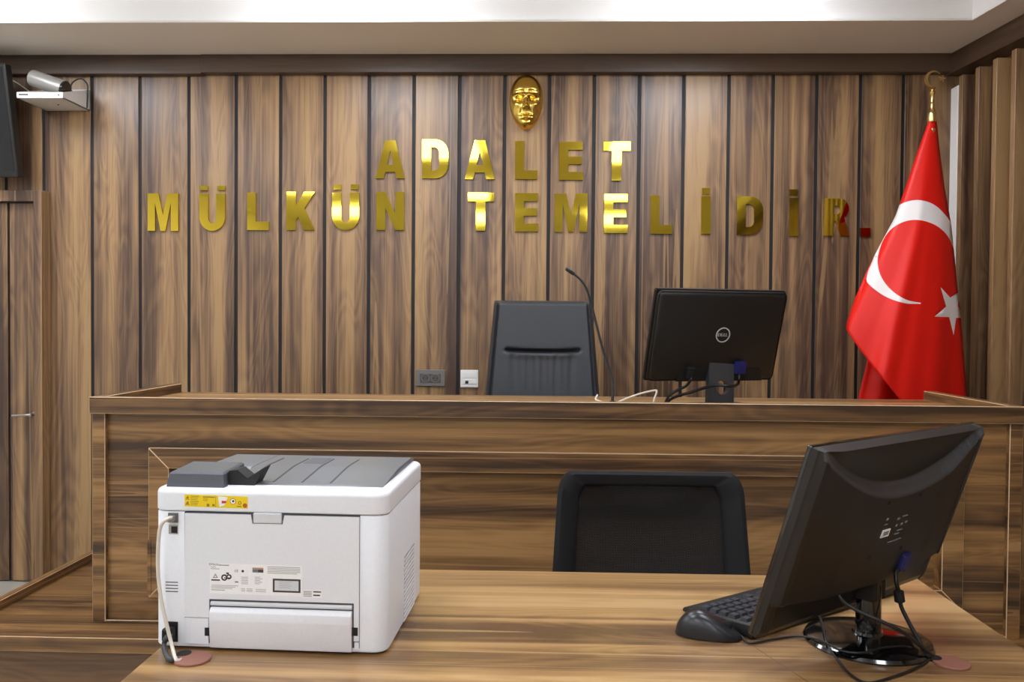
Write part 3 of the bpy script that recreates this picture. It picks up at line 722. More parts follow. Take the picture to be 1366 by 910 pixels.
b = NB(); sp_ = [(pt.x+.041+(.017 if k % 2 == 0 else .007)*math.cos(2*PI*k/10+.1), zc_+.004+(.017 if k % 2 == 0 else .007)*math.sin(2*PI*k/10+.1)) for k in range(10)]
plate(b, [sp_], -.003, .003); obj('star', b, M_brass, fin)

# ------------------------------------------------------------------ clerk's desk
ZK = .76; DX0, DX1, DY0, DY1 = -.642, .856, .62, 1.862
t = thing('desk', 'light walnut desk in front carrying the printer and a monitor', 'desk', (0, 0, 0))
b = NB(); bx(b, DX0, DX1, DY0, DY1, ZK-.03, ZK, **EB); top = obj('desktop', b, [M_desk, M_edge], t)
j0, j1 = on_z(1003, 861, ZK), on_z(1052, 893, ZK); dd = (j1-j0).normalized(); nn = Vector((-dd.y, dd.x, 0)); j1 = j0+dd*.45
b = NB(); prism(b, [tuple((q+nn*e)[:2]) for q, e in ((j0, -.0006), (j1, -.0006), (j1, .0006), (j0, .0006))], ZK-.001, ZK+.0003, plane='XY'); obj('joint_line', b, M_riser, top)
for x0 in (DX0+.02, DX1-.05):
    b = NB(); bx(b, x0, x0+.03, DY0+.03, DY1-.03, 0, ZK-.03, **EB); obj('side_panel', b, [M_benchy, M_edge], t)
b = NB(); bx(b, DX0+.05, DX1-.05, DY0+.2, DY0+.22, .25, ZK-.03, **EB); obj('modesty_panel', b, [M_desk, M_edge], t)

# grommet covers
def grommet(px, py, rx, lab, ang):
    p = on_z(px, py, ZK)
    t = thing('grommet_cover', lab, 'grommet', (p.x, p.y, ZK), ang)
    b = NB(); lathe(b, [(rx, 0.0005), (rx, .003), (rx-.001, .0042), (.001, .0045)], 40); lid = obj('lid', b, M_grom, t, smooth=True)
    b = NB(); lathe(b, [(.012, .0003), (.012, .0048)], 20, 0, Matrix.Translation((-rx*.72, rx*.55, 0))); obj('cable_hole', b, M_black, t)
    return p
gp1 = grommet(257, 880.5, .030, 'brown round cable cover by the white printer', 0)
gp2 = grommet(1269, 886, .029, 'brown round cable cover by the desk monitor', 0)

# ------------------------------------------------------------------ printer
PW, PD, PH = .405, .335, .285
pang = math.radians(-2.2)
pc = Vector((-.4495, 1.378, ZK))+Matrix.Rotation(pang, 3, 'Z') @ Vector((0, PD/2, 0))
pc.z = ZK
t = thing('laser_printer', 'white laser printer with grey top on the front desk', 'printer', pc, pang)
MP = mw(pc, pang); fy = -PD/2
def pf(px, py, dy=0): return pl(MP, px, py, fy-dy)
zs_ = (pf(230, 680.5).z+pf(500, 690).z)/2
def rbox(b, x0, x1, y0, y1, z0, z1, r, seg=5, mi=0, top=0, n=6):
    """box with vertical edges rounded by r and an optional rounded top edge"""
    def ring(z, ins):
        rr = max(r-ins, .001); pts = []
        for cx, cy, a in ((x1-ins-rr, y0+ins+rr, -90), (x1-ins-rr, y1-ins-rr, 0), (x0+ins+rr, y1-ins-rr, 90), (x0+ins+rr, y0+ins+rr, 180)):
            for k in range(n+1): q = math.radians(a+90*k/n); pts.append(Vector((cx+rr*math.cos(q), cy+rr*math.sin(q), z)))
        return pts
    rings = [ring(z0, .002), ring(z0+.002, 0), ring(z1-max(top, .002), 0)]
    if top:
        for k in range(1, 7): q = PI/2*k/6; rings.append(ring(z1-top+top*math.sin(q), top*(1-math.cos(q))))
    else: rings.append(ring(z1, .0015))
    loft(b, rings, mi)
b = NB(); rbox(b, -PW/2, PW/2, -PD/2, PD/2, .004, zs_-.0008, .024)
body = obj('body', b, M_wpl, t, smooth=True)
b = NB(); rbox(b, -PW/2-.001, PW/2+.001, -PD/2-.001, PD/2+.001, zs_+.0008, PH-.010, .025, top=.009)
rbox(b, -PW/2+.012, PW/2-.012, -PD/2+.03, PD/2-.012, PH-.03, PH-.0085, .02)
cov = obj('top_cover', b, M_wpl, t, smooth=True)
b = NB(); bx(b, -PW/2+.01, PW/2-.01, -PD/2+.01, PD/2-.01, zs_-.003, zs_+.003); obj('cover_gap', b, M_gap, t)
for sx in (-1, 1):
    for sy in (-1, 1):
        b = NB(); lathe(b, [(.012, 0), (.012, .006)], 16, 0, Matrix.Translation((sx*.16, sy*.13, 0))); obj('foot', b, M_dgrey, t)
# grey output tray: profile in YZ extruded along X
xl, xr = -PW/2+.022, PW/2-.016
tz = PH-.008
yf0, yf1 = -PD/2+.04, PD/2-.013
prof = [(yf0, tz+.0005), (yf0+.02, tz+.001), (yf0+.12, tz+.0095), (yf0+.145, tz+.0105), (yf1-.02, tz+.0095), (yf1, tz+.005), (yf1, tz-.01), (yf0, tz-.01)]
b = NB(); prism(b, prof, xl+.09, xr, plane='YZ', bev=.002); prism(b, [(p if i not in (0, 1) else (p[0]+.08, tz+.004)) for i, p in enumerate(prof)], xl, xl+.0895, plane='YZ', bev=.0015)
tray = obj('output_tray', b, M_gpl, t, smooth=True)
for k, (xa, xb) in enumerate(((382, 400), (430, 444), (472, 488), (514, 527))):
    b = NB(); xx = xl+.115+.0475*k*1.08
    for (ya, za), (yb, zb) in zip(prof[1:4], prof[2:5]):
        yb2 = min(yb, yf0+.22)
        zb2 = za+(zb-za)*(yb2-ya)/(yb-ya)
        prism(b, [(ya, za-.002), (yb2, zb2-.002), (yb2, zb2+.0006), (ya, za+.0006)], xx-.0016, xx+.0016, plane='YZ')
    obj('rib_groove', b, M_ink, tray)
b = NB(); xx = xl+.115+.0475*1.08+.006; bx(b, xx, xx+.0475*1.08-.012, yf0+.16, yf0+.225, tz+.006, tz+.0108, bev=.001); obj('finger_recess', b, M_gpl2, tray)
# raised block at camera-left and black hollow beside it
b = NB(); loft(b, [[Vector((xl-.006, yf0-.025, tz-.002)), Vector((xl+.096, yf0-.025, tz-.002)), Vector((xl+.096, yf0+.07, tz-.002)), Vector((xl-.006, yf0+.07, tz-.002))],
                   [Vector((xl-.003, yf0-.021, tz+.020)), Vector((xl+.093, yf0-.021, tz+.020)), Vector((xl+.093, yf0+.07, tz+.024)), Vector((xl-.003, yf0+.07, tz+.024))],
                   [Vector((xl, yf0-.017, tz+.023)), Vector((xl+.090, yf0-.017, tz+.023)), Vector((xl+.090, yf0+.066, tz+.027)), Vector((xl, yf0+.066, tz+.027))]])
obj('raised_block', b, M_gpl2, t, smooth=False)
b = NB(); prism(b, [(xl+.0965, tz-.001), (xl+.0965, tz+.024), (xl+.112, tz+.026), (xl+.130, tz+.012), (xl+.158, tz+.030), (xl+.142, tz-.001)], yf0-.006, yf0+.03); obj('paper_hollow', b, M_black, t)
# rear door with seams
def fbox(b, px0, py0, px1, py1, d0, d1, mi=0, bev=0):
    a, c = pf(px0, py0), pf(px1, py1); bx(b, a.x, c.x, fy-d1, fy-d0, c.z, a.z, mi, bev=bev)
a = pf(247, 684); c = pf(479, 868); zf = .07
b = NB(); bx(b, a.x-.0007, c.x+.0007, fy-.0005, fy+.01, .012, zs_-.0006); obj('door_gap', b, M_gap, body)
b = NB()
x0, x1 = a.x, c.x; fl0, fl1 = pf(282, 812).x, pf(470, 860).x; fzt = pf(360, 812).z; gapz = pf(360, 801).z
nx0, nx1 = pf(335, 690).x, pf(380, 690).x; ntz = zs_-.0025
plate(b, [[(x0, fzt-.018), (x0+.001, zs_-.0025), (nx0, ntz), (nx0+.003, ntz-.015), (nx1-.003, ntz-.015), (nx1, ntz), (x1, zs_-.0025), (x1, fzt-.05), (fl1+.003, fzt-.05), (fl1+.003, gapz), (fl0-.003, gapz), (fl0-.003, fzt-.018)]], fy-.003, fy+.004)
door = obj('rear_door', b, M_wpl, body)
b = NB(); bx(b, nx0+.0045, nx1-.0045, fy-.004, fy+.002, ntz-.014, zs_+.001, bev=.002); obj('door_latch', b, M_wpl2, door)
b = NB(); bx(b, x0, fl0-.004, fy-.003, fy+.004, .010, fzt-.0195, bev=.0008); obj('corner_panel', b, M_wpl, body)
b = NB(); bx(b, fl1+.004, x1, fy-.003, fy+.004, .010, fzt-.052, bev=.0008); obj('corner_panel', b, M_wpl, body)
b = NB(); bx(b, fl0-.003, fl1+.003, fy-.0008, fy+.004, .02, gapz, 0); obj('flap_recess', b, M_gap, body)
b = NB(); cyl(b, (fl0, fy-.001, fzt+.0065), (fl1, fy-.001, fzt+.0065), .0038); obj('roller_bar', b, M_wpl2, body, smooth=True)
b = NB(); prism(b, [(fy+.003, fzt), (fy-.004, fzt+.001), (fy-.010, fzt-.006), (fy-.011, fzt-.02), (fy-.006, .006), (fy+.003, .005)], fl0, fl1, plane='YZ', bev=.0012); obj('lower_flap', b, M_wpl, body, smooth=True)
for px in (278, 474):
    q = pf(px, 842); b = NB(); bx(b, q.x-.005, q.x+.005, fy-.0036, fy, q.z-.007, q.z+.007); obj('hinge', b, M_black, body)
# ports
b = NB(); fbox(b, 225, 684, 238, 697, 0, .0025); obj('network_port', b, M_gsock, body)
b = NB(); fbox(b, 225.5, 700, 237.5, 712.5, 0, .0012, 0); fbox(b, 229, 702, 237, 711, 0, .0016, 1); obj('usb_port', b, [M_steel, M_black], body)
b = NB()
for k in range(4): fbox(b, 221, 776+4.1*k, 237.5, 777.6+4.1*k, 0, .0006)
obj('vent', b, M_gap, body)
b = NB(); fbox(b, 222, 829, 237.5, 856, 0, .002); obj('power_inlet', b, M_black, body)
# side louvres
def side(px, py):
    Mi = MP.inverted(); o_ = Mi @ EYE; d_ = Mi.to_3x3() @ ray(px, py); return o_+d_*((PW/2-o_.x)/d_.x)
sa, sb = side(539, 775), side(552, 775); z0s, z1s = side(545, 818).z, side(545, 735).z
b = NB(); n_ = 15; pit = (z1s-z0s)/n_; bx(b, PW/2-.001, PW/2+.0005, sa.y, sb.y, z0s, z1s); obj('vent_recess', b, M_ink2, body)
b = NB()
for k in range(n_):
    z = z0s+pit*k; bx(b, PW/2-.001, PW/2+.0016, sa.y-.002, sb.y+.002, z, z+pit*.62, 0, bev=.0006)
obj('side_vent', b, M_wpl, body)
# yellow label
cfy = fy-.001
def lf(px, py): return pl(MP, px, py, cfy)
def lbox(b, px0, py0, px1, py1, d, mi, tilt=.037):
    y_off = lambda px: (px-246)*tilt
    p = [lf(px0, py0+y_off(px0)), lf(px1, py0+y_off(px1)), lf(px1, py1+y_off(px1)), lf(px0, py1+y_off(px0))]
    prism(b, [(q.x, q.z) for q in p], cfy-d, cfy+.0003, mi)
b = NB(); lbox(b, 246.5, 659.5, 330.5, 675.5, .0006, 0)
lab = obj('warning_label', b, M_yel, cov, label='yellow warning sticker')
b = NB()
for k in range(6):
    lbox(b, 254.5, 661.2+2.3*k, 265.5-(k % 3), 661.9+2.3*k, .0009, 0)
lbox(b, 271, 661.3, 286.5, 662.6, .0009, 0); lbox(b, 271, 664.3, 278, 665, .0009, 0); lbox(b, 271, 666.4, 277, 667.1, .0009, 0)
lbox(b, 276, 671, 279.5, 674.5, .0009, 0); lbox(b, 283.5, 671, 286.5, 673.8, .0009, 0); lbox(b, 287.8, 660, 288.2, 675, .0009, 0)
for yy in (661.2, 668.4):
    q = [(247.6, yy+4), (251, yy), (252.4, yy+4)]; q = [lf(x, y_) for x, y_ in q]; prism(b, [(v.x, v.z) for v in q], cfy-.0009, cfy, 0)
    lbox(b, 247.6, yy+4.5, 253, yy+5.1, .0009, 0)
q = [lf(291, 662), lf(304, 663.5), lf(300, 674), lf(293, 676.5)]; prism(b, [(v.x, v.z) for v in q], cfy-.0009, cfy, 1)
q = [lf(296, 668), lf(303, 668.5), lf(301, 671.5), lf(296, 671.5)]; prism(b, [(v.x, v.z) for v in q], cfy-.0011, cfy, 2)
def disc(cx, cy, r, mi, d, ri=0):
    c = lf(cx, cy); rr = r*.00129
    lp_ = [[(c.x+rr*math.cos(2*PI*k/24), c.z+rr*math.sin(2*PI*k/24)) for k in range(24)]]
    if ri: lp_.append([(c.x+ri*.00129*math.cos(2*PI*k/24), c.z+ri*.00129*math.sin(2*PI*k/24)) for k in range(24)])
    plate(b, lp_, cfy-d, cfy, mi)
disc(311, 669, 4, 2, .0009); disc(311, 669, 3.3, 1, .0010); disc(311.4, 668.6, 1.6, 3, .0011)
disc(320, 671, 2.3, 0, .0009, 1.4); disc(327, 674.5, 3, 4, .0009)
lbox(b, 316, 672.2, 322.5, 673.4, .0009, 0)
obj('label_print', b, [M_inkb, M_paper, M_red, M_ink, mat('orange_ink', (190, 100, 20), .6)], lab)
# rating label on the rear door
dfy = fy-.003
def df(px, py): return pl(MP, px, py, dfy)
def dbox(b, px0, py0, px1, py1, d, mi, tilt=.034):
    yo = lambda px: (px-280)*tilt
    q = [df(px0, py0+yo(px0)), df(px1, py0+yo(px1)), df(px1, py1+yo(px1)), df(px0, py1+yo(px0))]
    prism(b, [(v.x, v.z) for v in q], dfy-d, dfy+.0003, mi)
b = NB(); dbox(b, 280, 751.3, 403, 791.5, .0004, 0); dbox(b, 404, 783, 429.5, 793, .0004, 0)
lab = obj('rating_label', b, M_paper, door, label='white printed rating sticker')
b = NB()
TQ = df(286.5, 753.2); put_text(b, 'EPSON', .0046, TQ.x, TQ.z, dfy-.0006, 1, 1.35, rot=.04)
dbox(b, 293, 752.8, 305.5, 754, .0007, 1)
for k in range(2): dbox(b, 281, 756+2.2*k, 288+5*k, 756.7+2.2*k, .0007, 1)
dbox(b, 282, 772.6, 293.5, 774.4, .0007, 0)
q = [df(284, 771), (df(287.5, 765)), df(291, 771)]; plate(b, [[(v.x, v.z) for v in q], [(df(286, 770).x, df(286, 770).z), (df(287.5, 767).x, df(287.5, 767).z), (df(289, 770).x, df(289, 770).z)]], dfy-.0007, dfy, 1)
def ddisc(cx, cy, r, mi, d, ri=0, M=1):
    c = df(cx, cy); rr = r*.00129; L_ = [[(c.x+rr*M*math.cos(2*PI*k/24), c.z+rr*math.sin(2*PI*k/24)) for k in range(24)]]
    if ri: L_.append([(c.x+ri*.00129*M*math.cos(2*PI*k/24), c.z+ri*.00129*math.sin(2*PI*k/24)) for k in range(24)])
    plate(b, L_, dfy-d, dfy, mi)
ddisc(299.5, 770.5, 4.3, 0, .0007, 2.2); ddisc(305.5, 769.5, 3.4, 0, .0007, 1.6, 1.1); dbox(b, 302, 763, 305.5, 765.2, .0007, 0); dbox(b, 299, 769.5, 308, 770.8, .0008, 0)
TQ = df(315.5, 761.7); put_text(b, 'CE', .0056, TQ.x, TQ.z, dfy-.0006, 1)
ddisc(324, 762, 1.7, 0, .0007); dbox(b, 313.5, 774.6, 318, 775.8, .0007, 0)
dbox(b, 337, 755.2, 351.5, 757.6, .0007, 3); dbox(b, 337, 757.6, 344.5, 761.6, .0007, 4); dbox(b, 344.5, 757.6, 351.5, 761.6, .0007, 0)
for k in range(5): dbox(b, 357, 752.9+2.1*k, 400.5-(4 if k == 4 else 0), 753.9+2.1*k, .0007, 2)
for k in range(3): dbox(b, 282, 780+1.9*k, 318-4*k, 780.8+1.9*k, .0007, 2)
dbox(b, 282, 786.2, 300, 787, .0007, 1)
for k in range(5):
    dbox(b, 322, 768+2.2*k, 331, 768.8+2.2*k, .0007, 2); dbox(b, 340, 767.4+2.2*k, 347+3*(k % 2), 768.2+2.2*k, .0007, 2)
for k in range(3): dbox(b, 322, 783.4+1.7*k, 327, 784.1+1.7*k, .0007, 2); dbox(b, 329, 783.4+1.7*k, 337, 784.1+1.7*k, .0007, 2); dbox(b, 341, 783.6+1.7*k, 355, 784.2+1.7*k, .0007, 2)
dbox(b, 364, 769, 401, 787, .0007, 0); dbox(b, 366.6, 771.4, 398.4, 784.6, .0009, 5)
for k in range(4): dbox(b, 373, 772.5+2.6*k, 390-3*(k % 2), 773.3+2.6*k, .0011, 2)
for k in range(4): dbox(b, 405, 784+2.1*k, 416, 785.4+2.1*k, .0007, 2)
dbox(b, 418, 784, 428.5, 785.6, .0007, 0); dbox(b, 418, 788.5, 427, 790.3, .0007, 0)
obj('label_print', b, [M_ink, M_ink2, mat('faint_ink', (186, 184, 182), .6), mat('peach_ink', (190, 150, 128), .6), mat('slate_ink', (110, 120, 130), .6), M_wpl2], lab)

# printer cables
def pw(px, py, d): return MP @ pl(MP, px, py, fy-d)
gz = Vector((gp1.x-.022, gp1.y+.016, ZK))
b = NB(); tube(b, [pw(229, 691, .012), pw(222, 693, .030), pw(214, 703, .034), pw(211, 730, .03), pw(211, 765, .026), pw(215, 800, .026), pw(222, 832, .028), pw(229, 860, .032), on_z(235.5, 881, ZK+.006), gz+Vector((.004, 0, -.002))], .0031)
o = tag(obj('network_cable', b, M_wcable, smooth=True), 'white network cable hanging down the back of the printer', 'cable')
b = NB(); q = pf(231.5, 690); bx(b, q.x-.006, q.x+.006, fy-.016, fy-.0026, q.z-.005, q.z+.004, bev=.001, M=MP); obj('plug', b, M_silver, o)
b = NB(); tube(b, [pw(228, 846, .014), pw(222, 851, .028), pw(219, 860, .030), on_z(221, 872, ZK+.010), on_z(229, 881, ZK+.006), gz+Vector((-.004, -.002, -.002))], .0042)
o = tag(obj('power_cable', b, M_dgrey, smooth=True), 'dark grey power cable at the lower left of the printer', 'cable')
b = NB(); q = pf(230, 842); bx(b, q.x-.010, q.x+.008, fy-.020, fy-.0021, q.z-.012, q.z+.010, bev=.003, M=MP); obj('plug', b, M_bmatte, o)

# ------------------------------------------------------------------ clerk's mesh chair
cyc = 2.06
cl, cr = on_y(734, 762, cyc).x, on_y(1003, 762, cyc).x; ct = on_y(868, 632, cyc).z
t = thing('mesh_chair', 'black mesh-backed office chair between the desk and the tall bench', 'chair', ((cl+cr)/2, cyc-.1, 0))
hw_b, hw_t = (cr-cl)/2, .229
zb_, zt2 = .56, ct
def bkp(u, v):
    w = hw_t+(hw_b-hw_t)*min(1, (1-v)/.62)
    z = zb_+(zt2-zb_)*v
    return Vector((u*w, .1+.05*(u*u)*-1+.04+.05*(v-.5)+.02*math.sin(v*3), z))
def rr_path(ins, n=12):
    pts = []; r = .14
    for cx, cy_, a in ((1-r, 1-r*1.0, 0), (-1+r, 1-r*1.0, 90), (-1+r, r, 180), (1-r, r, 270)):
        for k in range(n+1):
            q = math.radians(a+90*k/n); pts.append((cx+r*math.cos(q)*1, cy_+r*math.sin(q)*1))
    return [(u*(1-ins), .5+(v-.5)*(1-ins*.85)) for u, v in pts]
o_, i_ = rr_path(0), rr_path(.24)
b = NB(); rings = []
n = len(o_)
for k in range(n):
    po, pi_ = bkp(*o_[k]), bkp(*i_[k]); nrm = Vector((0, .012, 0))
    d = (pi_-po)
    rings.append([po+nrm*.3, po-nrm*.3+d*.0, po-nrm+d*.2, pi_-nrm-d*.15, pi_-nrm*.2, pi_+nrm*.2, pi_+nrm-d*.15, po+nrm+d*.2])
rings.append(rings[0]); loft(b, rings, caps=False); bmesh.ops.remove_doubles(b, verts=b.verts[:], dist=1e-6)
obj('back_frame', b, mat('black_frame_fabric', (13, 13, 16), .8), t, smooth=True)
b = NB(); rows = []
for j in range(29):
    v = .06+.88*j/28; rows.append([bkp(-.94+1.88*i/32, v)+Vector((0, .004, 0)) for i in range(33)])
R = [[b.verts.new(p) for p in r] for r in rows]
for a, c in zip(R, R[1:]):
    for i in range(32): b.faces.new((a[i], a[i+1], c[i+1], c[i]))
obj('mesh_panel', b, M_mesh, t, smooth=True)
b = NB(); bx(b, -.25, .25, -.36, .10, .42, .50, bev=.03, seg=4); obj('seat', b, M_mesh if False else M_bmatte, t, smooth=True)
b = NB(); tube(b, [(0, .05, .40), (0, .19, .42), (0, .215, .52), (0, .20, .64)], .022); obj('back_support', b, M_bplas, t, smooth=True)
b = NB(); cyl(b, (0, -.12, .10), (0, -.12, .42), .026); obj('gas_lift', b, M_bmatte, t, smooth=True)
for k in range(5):
    a = 2*PI*k/5; b = NB(); ce = Vector((0, -.12, 0)); dv = Vector((math.cos(a), math.sin(a), 0))
    tube(b, [ce+Vector((0, 0, .11)), ce+dv*.14+Vector((0, 0, .10)), ce+dv*.27+Vector((0, 0, .07))], .019); lg = obj('base_leg', b, M_bplas, t, smooth=True)
    b = NB(); cyl(b, ce+dv*.27+Vector((-.02, 0, .028)), ce+dv*.27+Vector((.02, 0, .028)), .028); obj('caster', b, M_bmatte, lg, smooth=True)

# ------------------------------------------------------------------ keyboard
kA, kB, kC = on_z(1009, 851, ZK+.008), on_z(1217, 786, ZK+.008), on_z(928, 813, ZK+.008)
kyaw = math.atan2(kB.y-kA.y, kB.x-kA.x)
KL, KD = .462, .170
t = thing('keyboard', 'black keyboard lying half hidden behind the desk monitor', 'keyboard', (kA.x-.009*math.sin(kyaw), kA.y+.009*math.cos(kyaw), ZK), kyaw)
# local: x along length from near-left end, y away from camera
b = NB(); prism(b, [(0, .020), (.006, .025), (.05, .021), (KD-.004, .012), (KD, .008), (KD, .003), (.002, .003), (0, .008)], 0, KL, plane='YZ', bev=.0015)
obj('case', b, M_bplas, t, smooth=True)
for xx in (.03, KL-.03):
    for yy in (.02, KD-.02): b = NB(); lathe(b, [(.006, 0), (.006, .005)], 10, 0, Matrix.Translation((xx, yy, 0))); obj('rubber_foot', b, M_bmatte, t)
keym = None; M_key = mat('black_keycap', (58, 58, 63), .3)
kz = lambda yy: .0245-(yy-.006)*.0125/.164
cols = 17
cnt = 0
for r in range(6):
    yy = .030+.0225*r+(.006 if r > 0 else 0)
    for c in range(22):
        xx = .020+.0201*c
        if c in (4, 8): pass
        if r == 5 and 9 <= c <= 13: continue
        if r == 4 and c in (5, 7): continue
        if cnt >= 100: continue
        if r == 0 and c % 5 == 4: continue
        if r == 1 and c >= 20: continue
        if r == 2 and c >= 20: continue
        if keym is None:
            kb = NB(); loft(kb, [[Vector((sx*.0088, sy*.0088, 0)) for sx, sy in ((-1, -1), (1, -1), (1, 1), (-1, 1))], [Vector((sx*.0066, sy*.0066, .0075)) for sx, sy in ((-1, -1), (1, -1), (1, 1), (-1, 1))]])
            ko = obj('key', kb, M_key, t); keym = ko.data
        else:
            ko = bpy.data.objects.new('key', keym); COL.objects.link(ko); ko.parent = t
        ko.location = (xx, yy, kz(yy)-.001); cnt += 1

# ------------------------------------------------------------------ mouse
m0, m1 = on_z(905, 845, ZK), on_z(990, 856, ZK)
myaw = math.radians(-16); ML = .118
mc = (on_z(906, 848, ZK)+on_z(989, 858, ZK))/2+Vector((0, .018, 0)); mc.z = ZK
t = thing('computer_mouse', 'black computer mouse beside the keyboard corner', 'mouse', mc, myaw)
def mouse_shell():
    rings = []
    for i in range(33):
        s = i/32; x = -.058+.118*s
        w = .031*(max(0, 1-abs(2*s-1)**2.8))**.5*(1-.10*s)+.0012
        h = (.041*math.exp(-((s-.33)/.50)**2))*(max(0.0, 1-abs(2*s-1)**4))**.5+.003
        ring = []
        for k in range(25):
            q = PI*k/24; ring.append(Vector((x, w*math.copysign(abs(math.cos(q))**.75, math.cos(q)), .0015+h*abs(math.sin(q))**.8)))
        ring += [Vector((x, w*(-.8+1.6*k/6), .0012)) for k in range(7)]
        rings.append(ring)
    return rings
b = NB(); loft(b, mouse_shell()); obj('shell', b, mat('mouse_plastic', (34, 34, 37), .30), t, smooth=True)
b = NB(); lathe(b, [(.006, -.003), (.0085, -.002), (.0085, .002), (.006, .003)], 20, 0, Matrix.Translation((.034, 0, .0225)) @ Matrix.Rotation(PI/2, 4, 'X')); obj('scroll_wheel', b, M_bmatte, t, smooth=True)
b = NB(); tube(b, [(.012, 0, .0372), (.026, 0, .0325), (.05, 0, .0175)], .0006, seg=6); obj('button_seam', b, M_black, t)
mtip = mw(mc, myaw) @ Vector((.059, 0, .006))
gz2 = Vector((on_z(1242, 880, ZK).x, on_z(1242, 880, ZK).y, ZK))
dk = lambda px, py, h=.003: on_z(px, py, ZK+h)
b = NB(); tube(b, [mtip, dk(1000, 858), dk(1030, 853), dk(1060, 849), dk(1082, 851, .010), dk(1100, 857, .016), dk(1122, 868, .018), dk(1150, 871, .018), dk(1180, 864, .018), dk(1210, 863, .014), dk(1228, 872, .006), gz2+Vector((-.002, .004, .003))], .0019, seg=8)
tag(obj('mouse_cable', b, M_cable, smooth=True), 'thin black mouse cable crossing the round monitor foot', 'cable')
kmid = on_z(1094, 824, ZK+.012)
b = NB(); tube(b, [kmid+Vector((0, .02, 0)), kmid, dk(1100, 845, .022), dk(1105, 862, .014), dk(1120, 884, .004), dk(1138, 903), dk(1160, 911), dk(1195, 902), dk(1225, 890), gz2+Vector((0, 0, .003))], .0022, seg=8)
tag(obj('keyboard_cable', b, M_cable, smooth=True), 'black keyboard cable looping toward the near desk edge', 'cable')

# ------------------------------------------------------------------ desk monitor
s = 1.09
c2 = Vector((.5869, 1.4444, .9851)); y2, t2_ = .6893, .3153; W2, H2 = .54, .3274
base = on_z(1157, 856, ZK); base.z = ZK
t = thing('desktop_monitor', 'glossy-footed black monitor seen from behind on the front desk', 'monitor', base, y2)
Mr2 = mw(base, y2); Mp2 = panel_matrix(c2, y2, t2_); Ml2 = Mr2.inverted() @ Mp2
def sst(a, b_, x): x = max(0, min(1, (x-a)/(b_-a))); return x*x*(3-2*x)
def back_h(a, v):
    """a -1..1 across, v 0..1 up: how far the back shell bulges"""
    arc_ = .985-.275*(1-abs(a)**2.0)
    lowv = .165+.03*abs(a)
    h = .008+.003*sst(0, .03, 1-abs(a))
    main = (.011*sst(0, .03, 1-abs(a))+.012*sst(0, .5, 1-abs(a)))*sst(lowv-.012, lowv+.012, v)
    h += main*(1-.92*sst(arc_-.008, arc_+.05, v))
    h += .008*sst(arc_+.05, 1.0, v)*sst(0, .2, 1-abs(a))
    h += .004*sst(0, .04, v)
    d = (v-arc_-.021)/.034
    if abs(d) < 1 and a > .35: h += .0010*math.sin(a*W2/2/.0050*2*PI)*sst(.35, .5, a)*(1-d*d)
    return h
b = NB(); nx_, nz_ = 340, 130; g = []
for j in range(nz_+1):
    v = j/nz_; row = []
    for i in range(nx_+1):
        a = -1+2*i/nx_; row.append(b.verts.new((a*W2/2, -back_h(a, v), (v-.5)*H2)))
    g.append(row)
for r0, r1 in zip(g, g[1:]):
    for i in range(nx_): b.faces.new((r0[i], r0[i+1], r1[i+1], r1[i]))
be = [e for e in b.edges if len(e.link_faces) == 1]
r = bmesh.ops.extrude_edge_only(b, edges=be)
nv = [q for q in r['geom'] if isinstance(q, bmesh.types.BMVert)]
for v in nv: v.co.y = .005
bmesh.ops.holes_fill(b, edges=[e for e in b.edges if len(e.link_faces) == 1], sides=0)
bmesh.ops.recalc_face_normals(b, faces=b.faces[:])
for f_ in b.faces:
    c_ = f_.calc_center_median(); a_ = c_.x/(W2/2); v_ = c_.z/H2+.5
    if c_.y < -.003 and -.010 < v_-(.985-.275*(1-abs(a_)**2.0)) < .052 and abs(a_) < .985: f_.material_index = 1  # ceiling light on the upturned ribbed band, put in as a lighter colour
cs = obj('casing', b, [M_bplas, mat('ribbed_band_lit_plastic', (62, 62, 64), .38)], t, M=Ml2, smooth=True)
b = NB(); bx(b, -W2/2+.016, W2/2-.016, .0045, .0074, -H2/2+.02, H2/2-.016); obj('screen', b, M_screen, cs)
b = NB(); bx(b, -W2/2-.001, W2/2+.001, -.001, .007, -H2/2-.001, H2/2+.001, bev=.002)
obj('bezel', b, M_bgloss, cs)
# print on the back
def mp2(px, py): return pl(Mp2, px, py, -.0385)
b = NB(); q = mp2(1181, 711.5); bx(b, q.x-.0125, q.x+.0125, -.0394, -.0340, q.z-.007, q.z+.007); stk = obj('sticker', b, M_paper, cs, label='small white sticker')
b = NB()
for k in range(3): bx(b, q.x-.008, q.x+.008, -.0398, -.0393, q.z-.003+k*.0025, q.z-.0018+k*.0025)
obj('sticker_print', b, M_ink, stk)
b = NB()
for px, py, w in ((1184, 693, .006), (1199, 692, .006), (1208, 688, .016), (1182, 700, .010), (1196, 701, .004), (1203, 699, .005), (1209, 696, .006), (1200, 707, .018), (1196, 712, .016), (1190, 722, .03), (1198, 719, .02)):
    q = mp2(px, py); bx(b, q.x-w/2, q.x+w/2, -.0389, -.0340, q.z-(.0018 if w < .007 else .0007), q.z+(.0018 if w < .007 else .0007))
obj('printed_label', b, M_ink2, cs)
for px, py in ((1187, 671), (1228, 660), (1202, 731), (1160, 744)):
    b = NB(); q = mp2(px, py); lathe(b, [(.0035, .0), (.0035, .0028)], 12, 0, Matrix.Translation((q.x, -.0362, q.z)) @ Matrix.Rotation(PI/2, 4, 'X')); obj('screw_hole', b, M_black, cs)
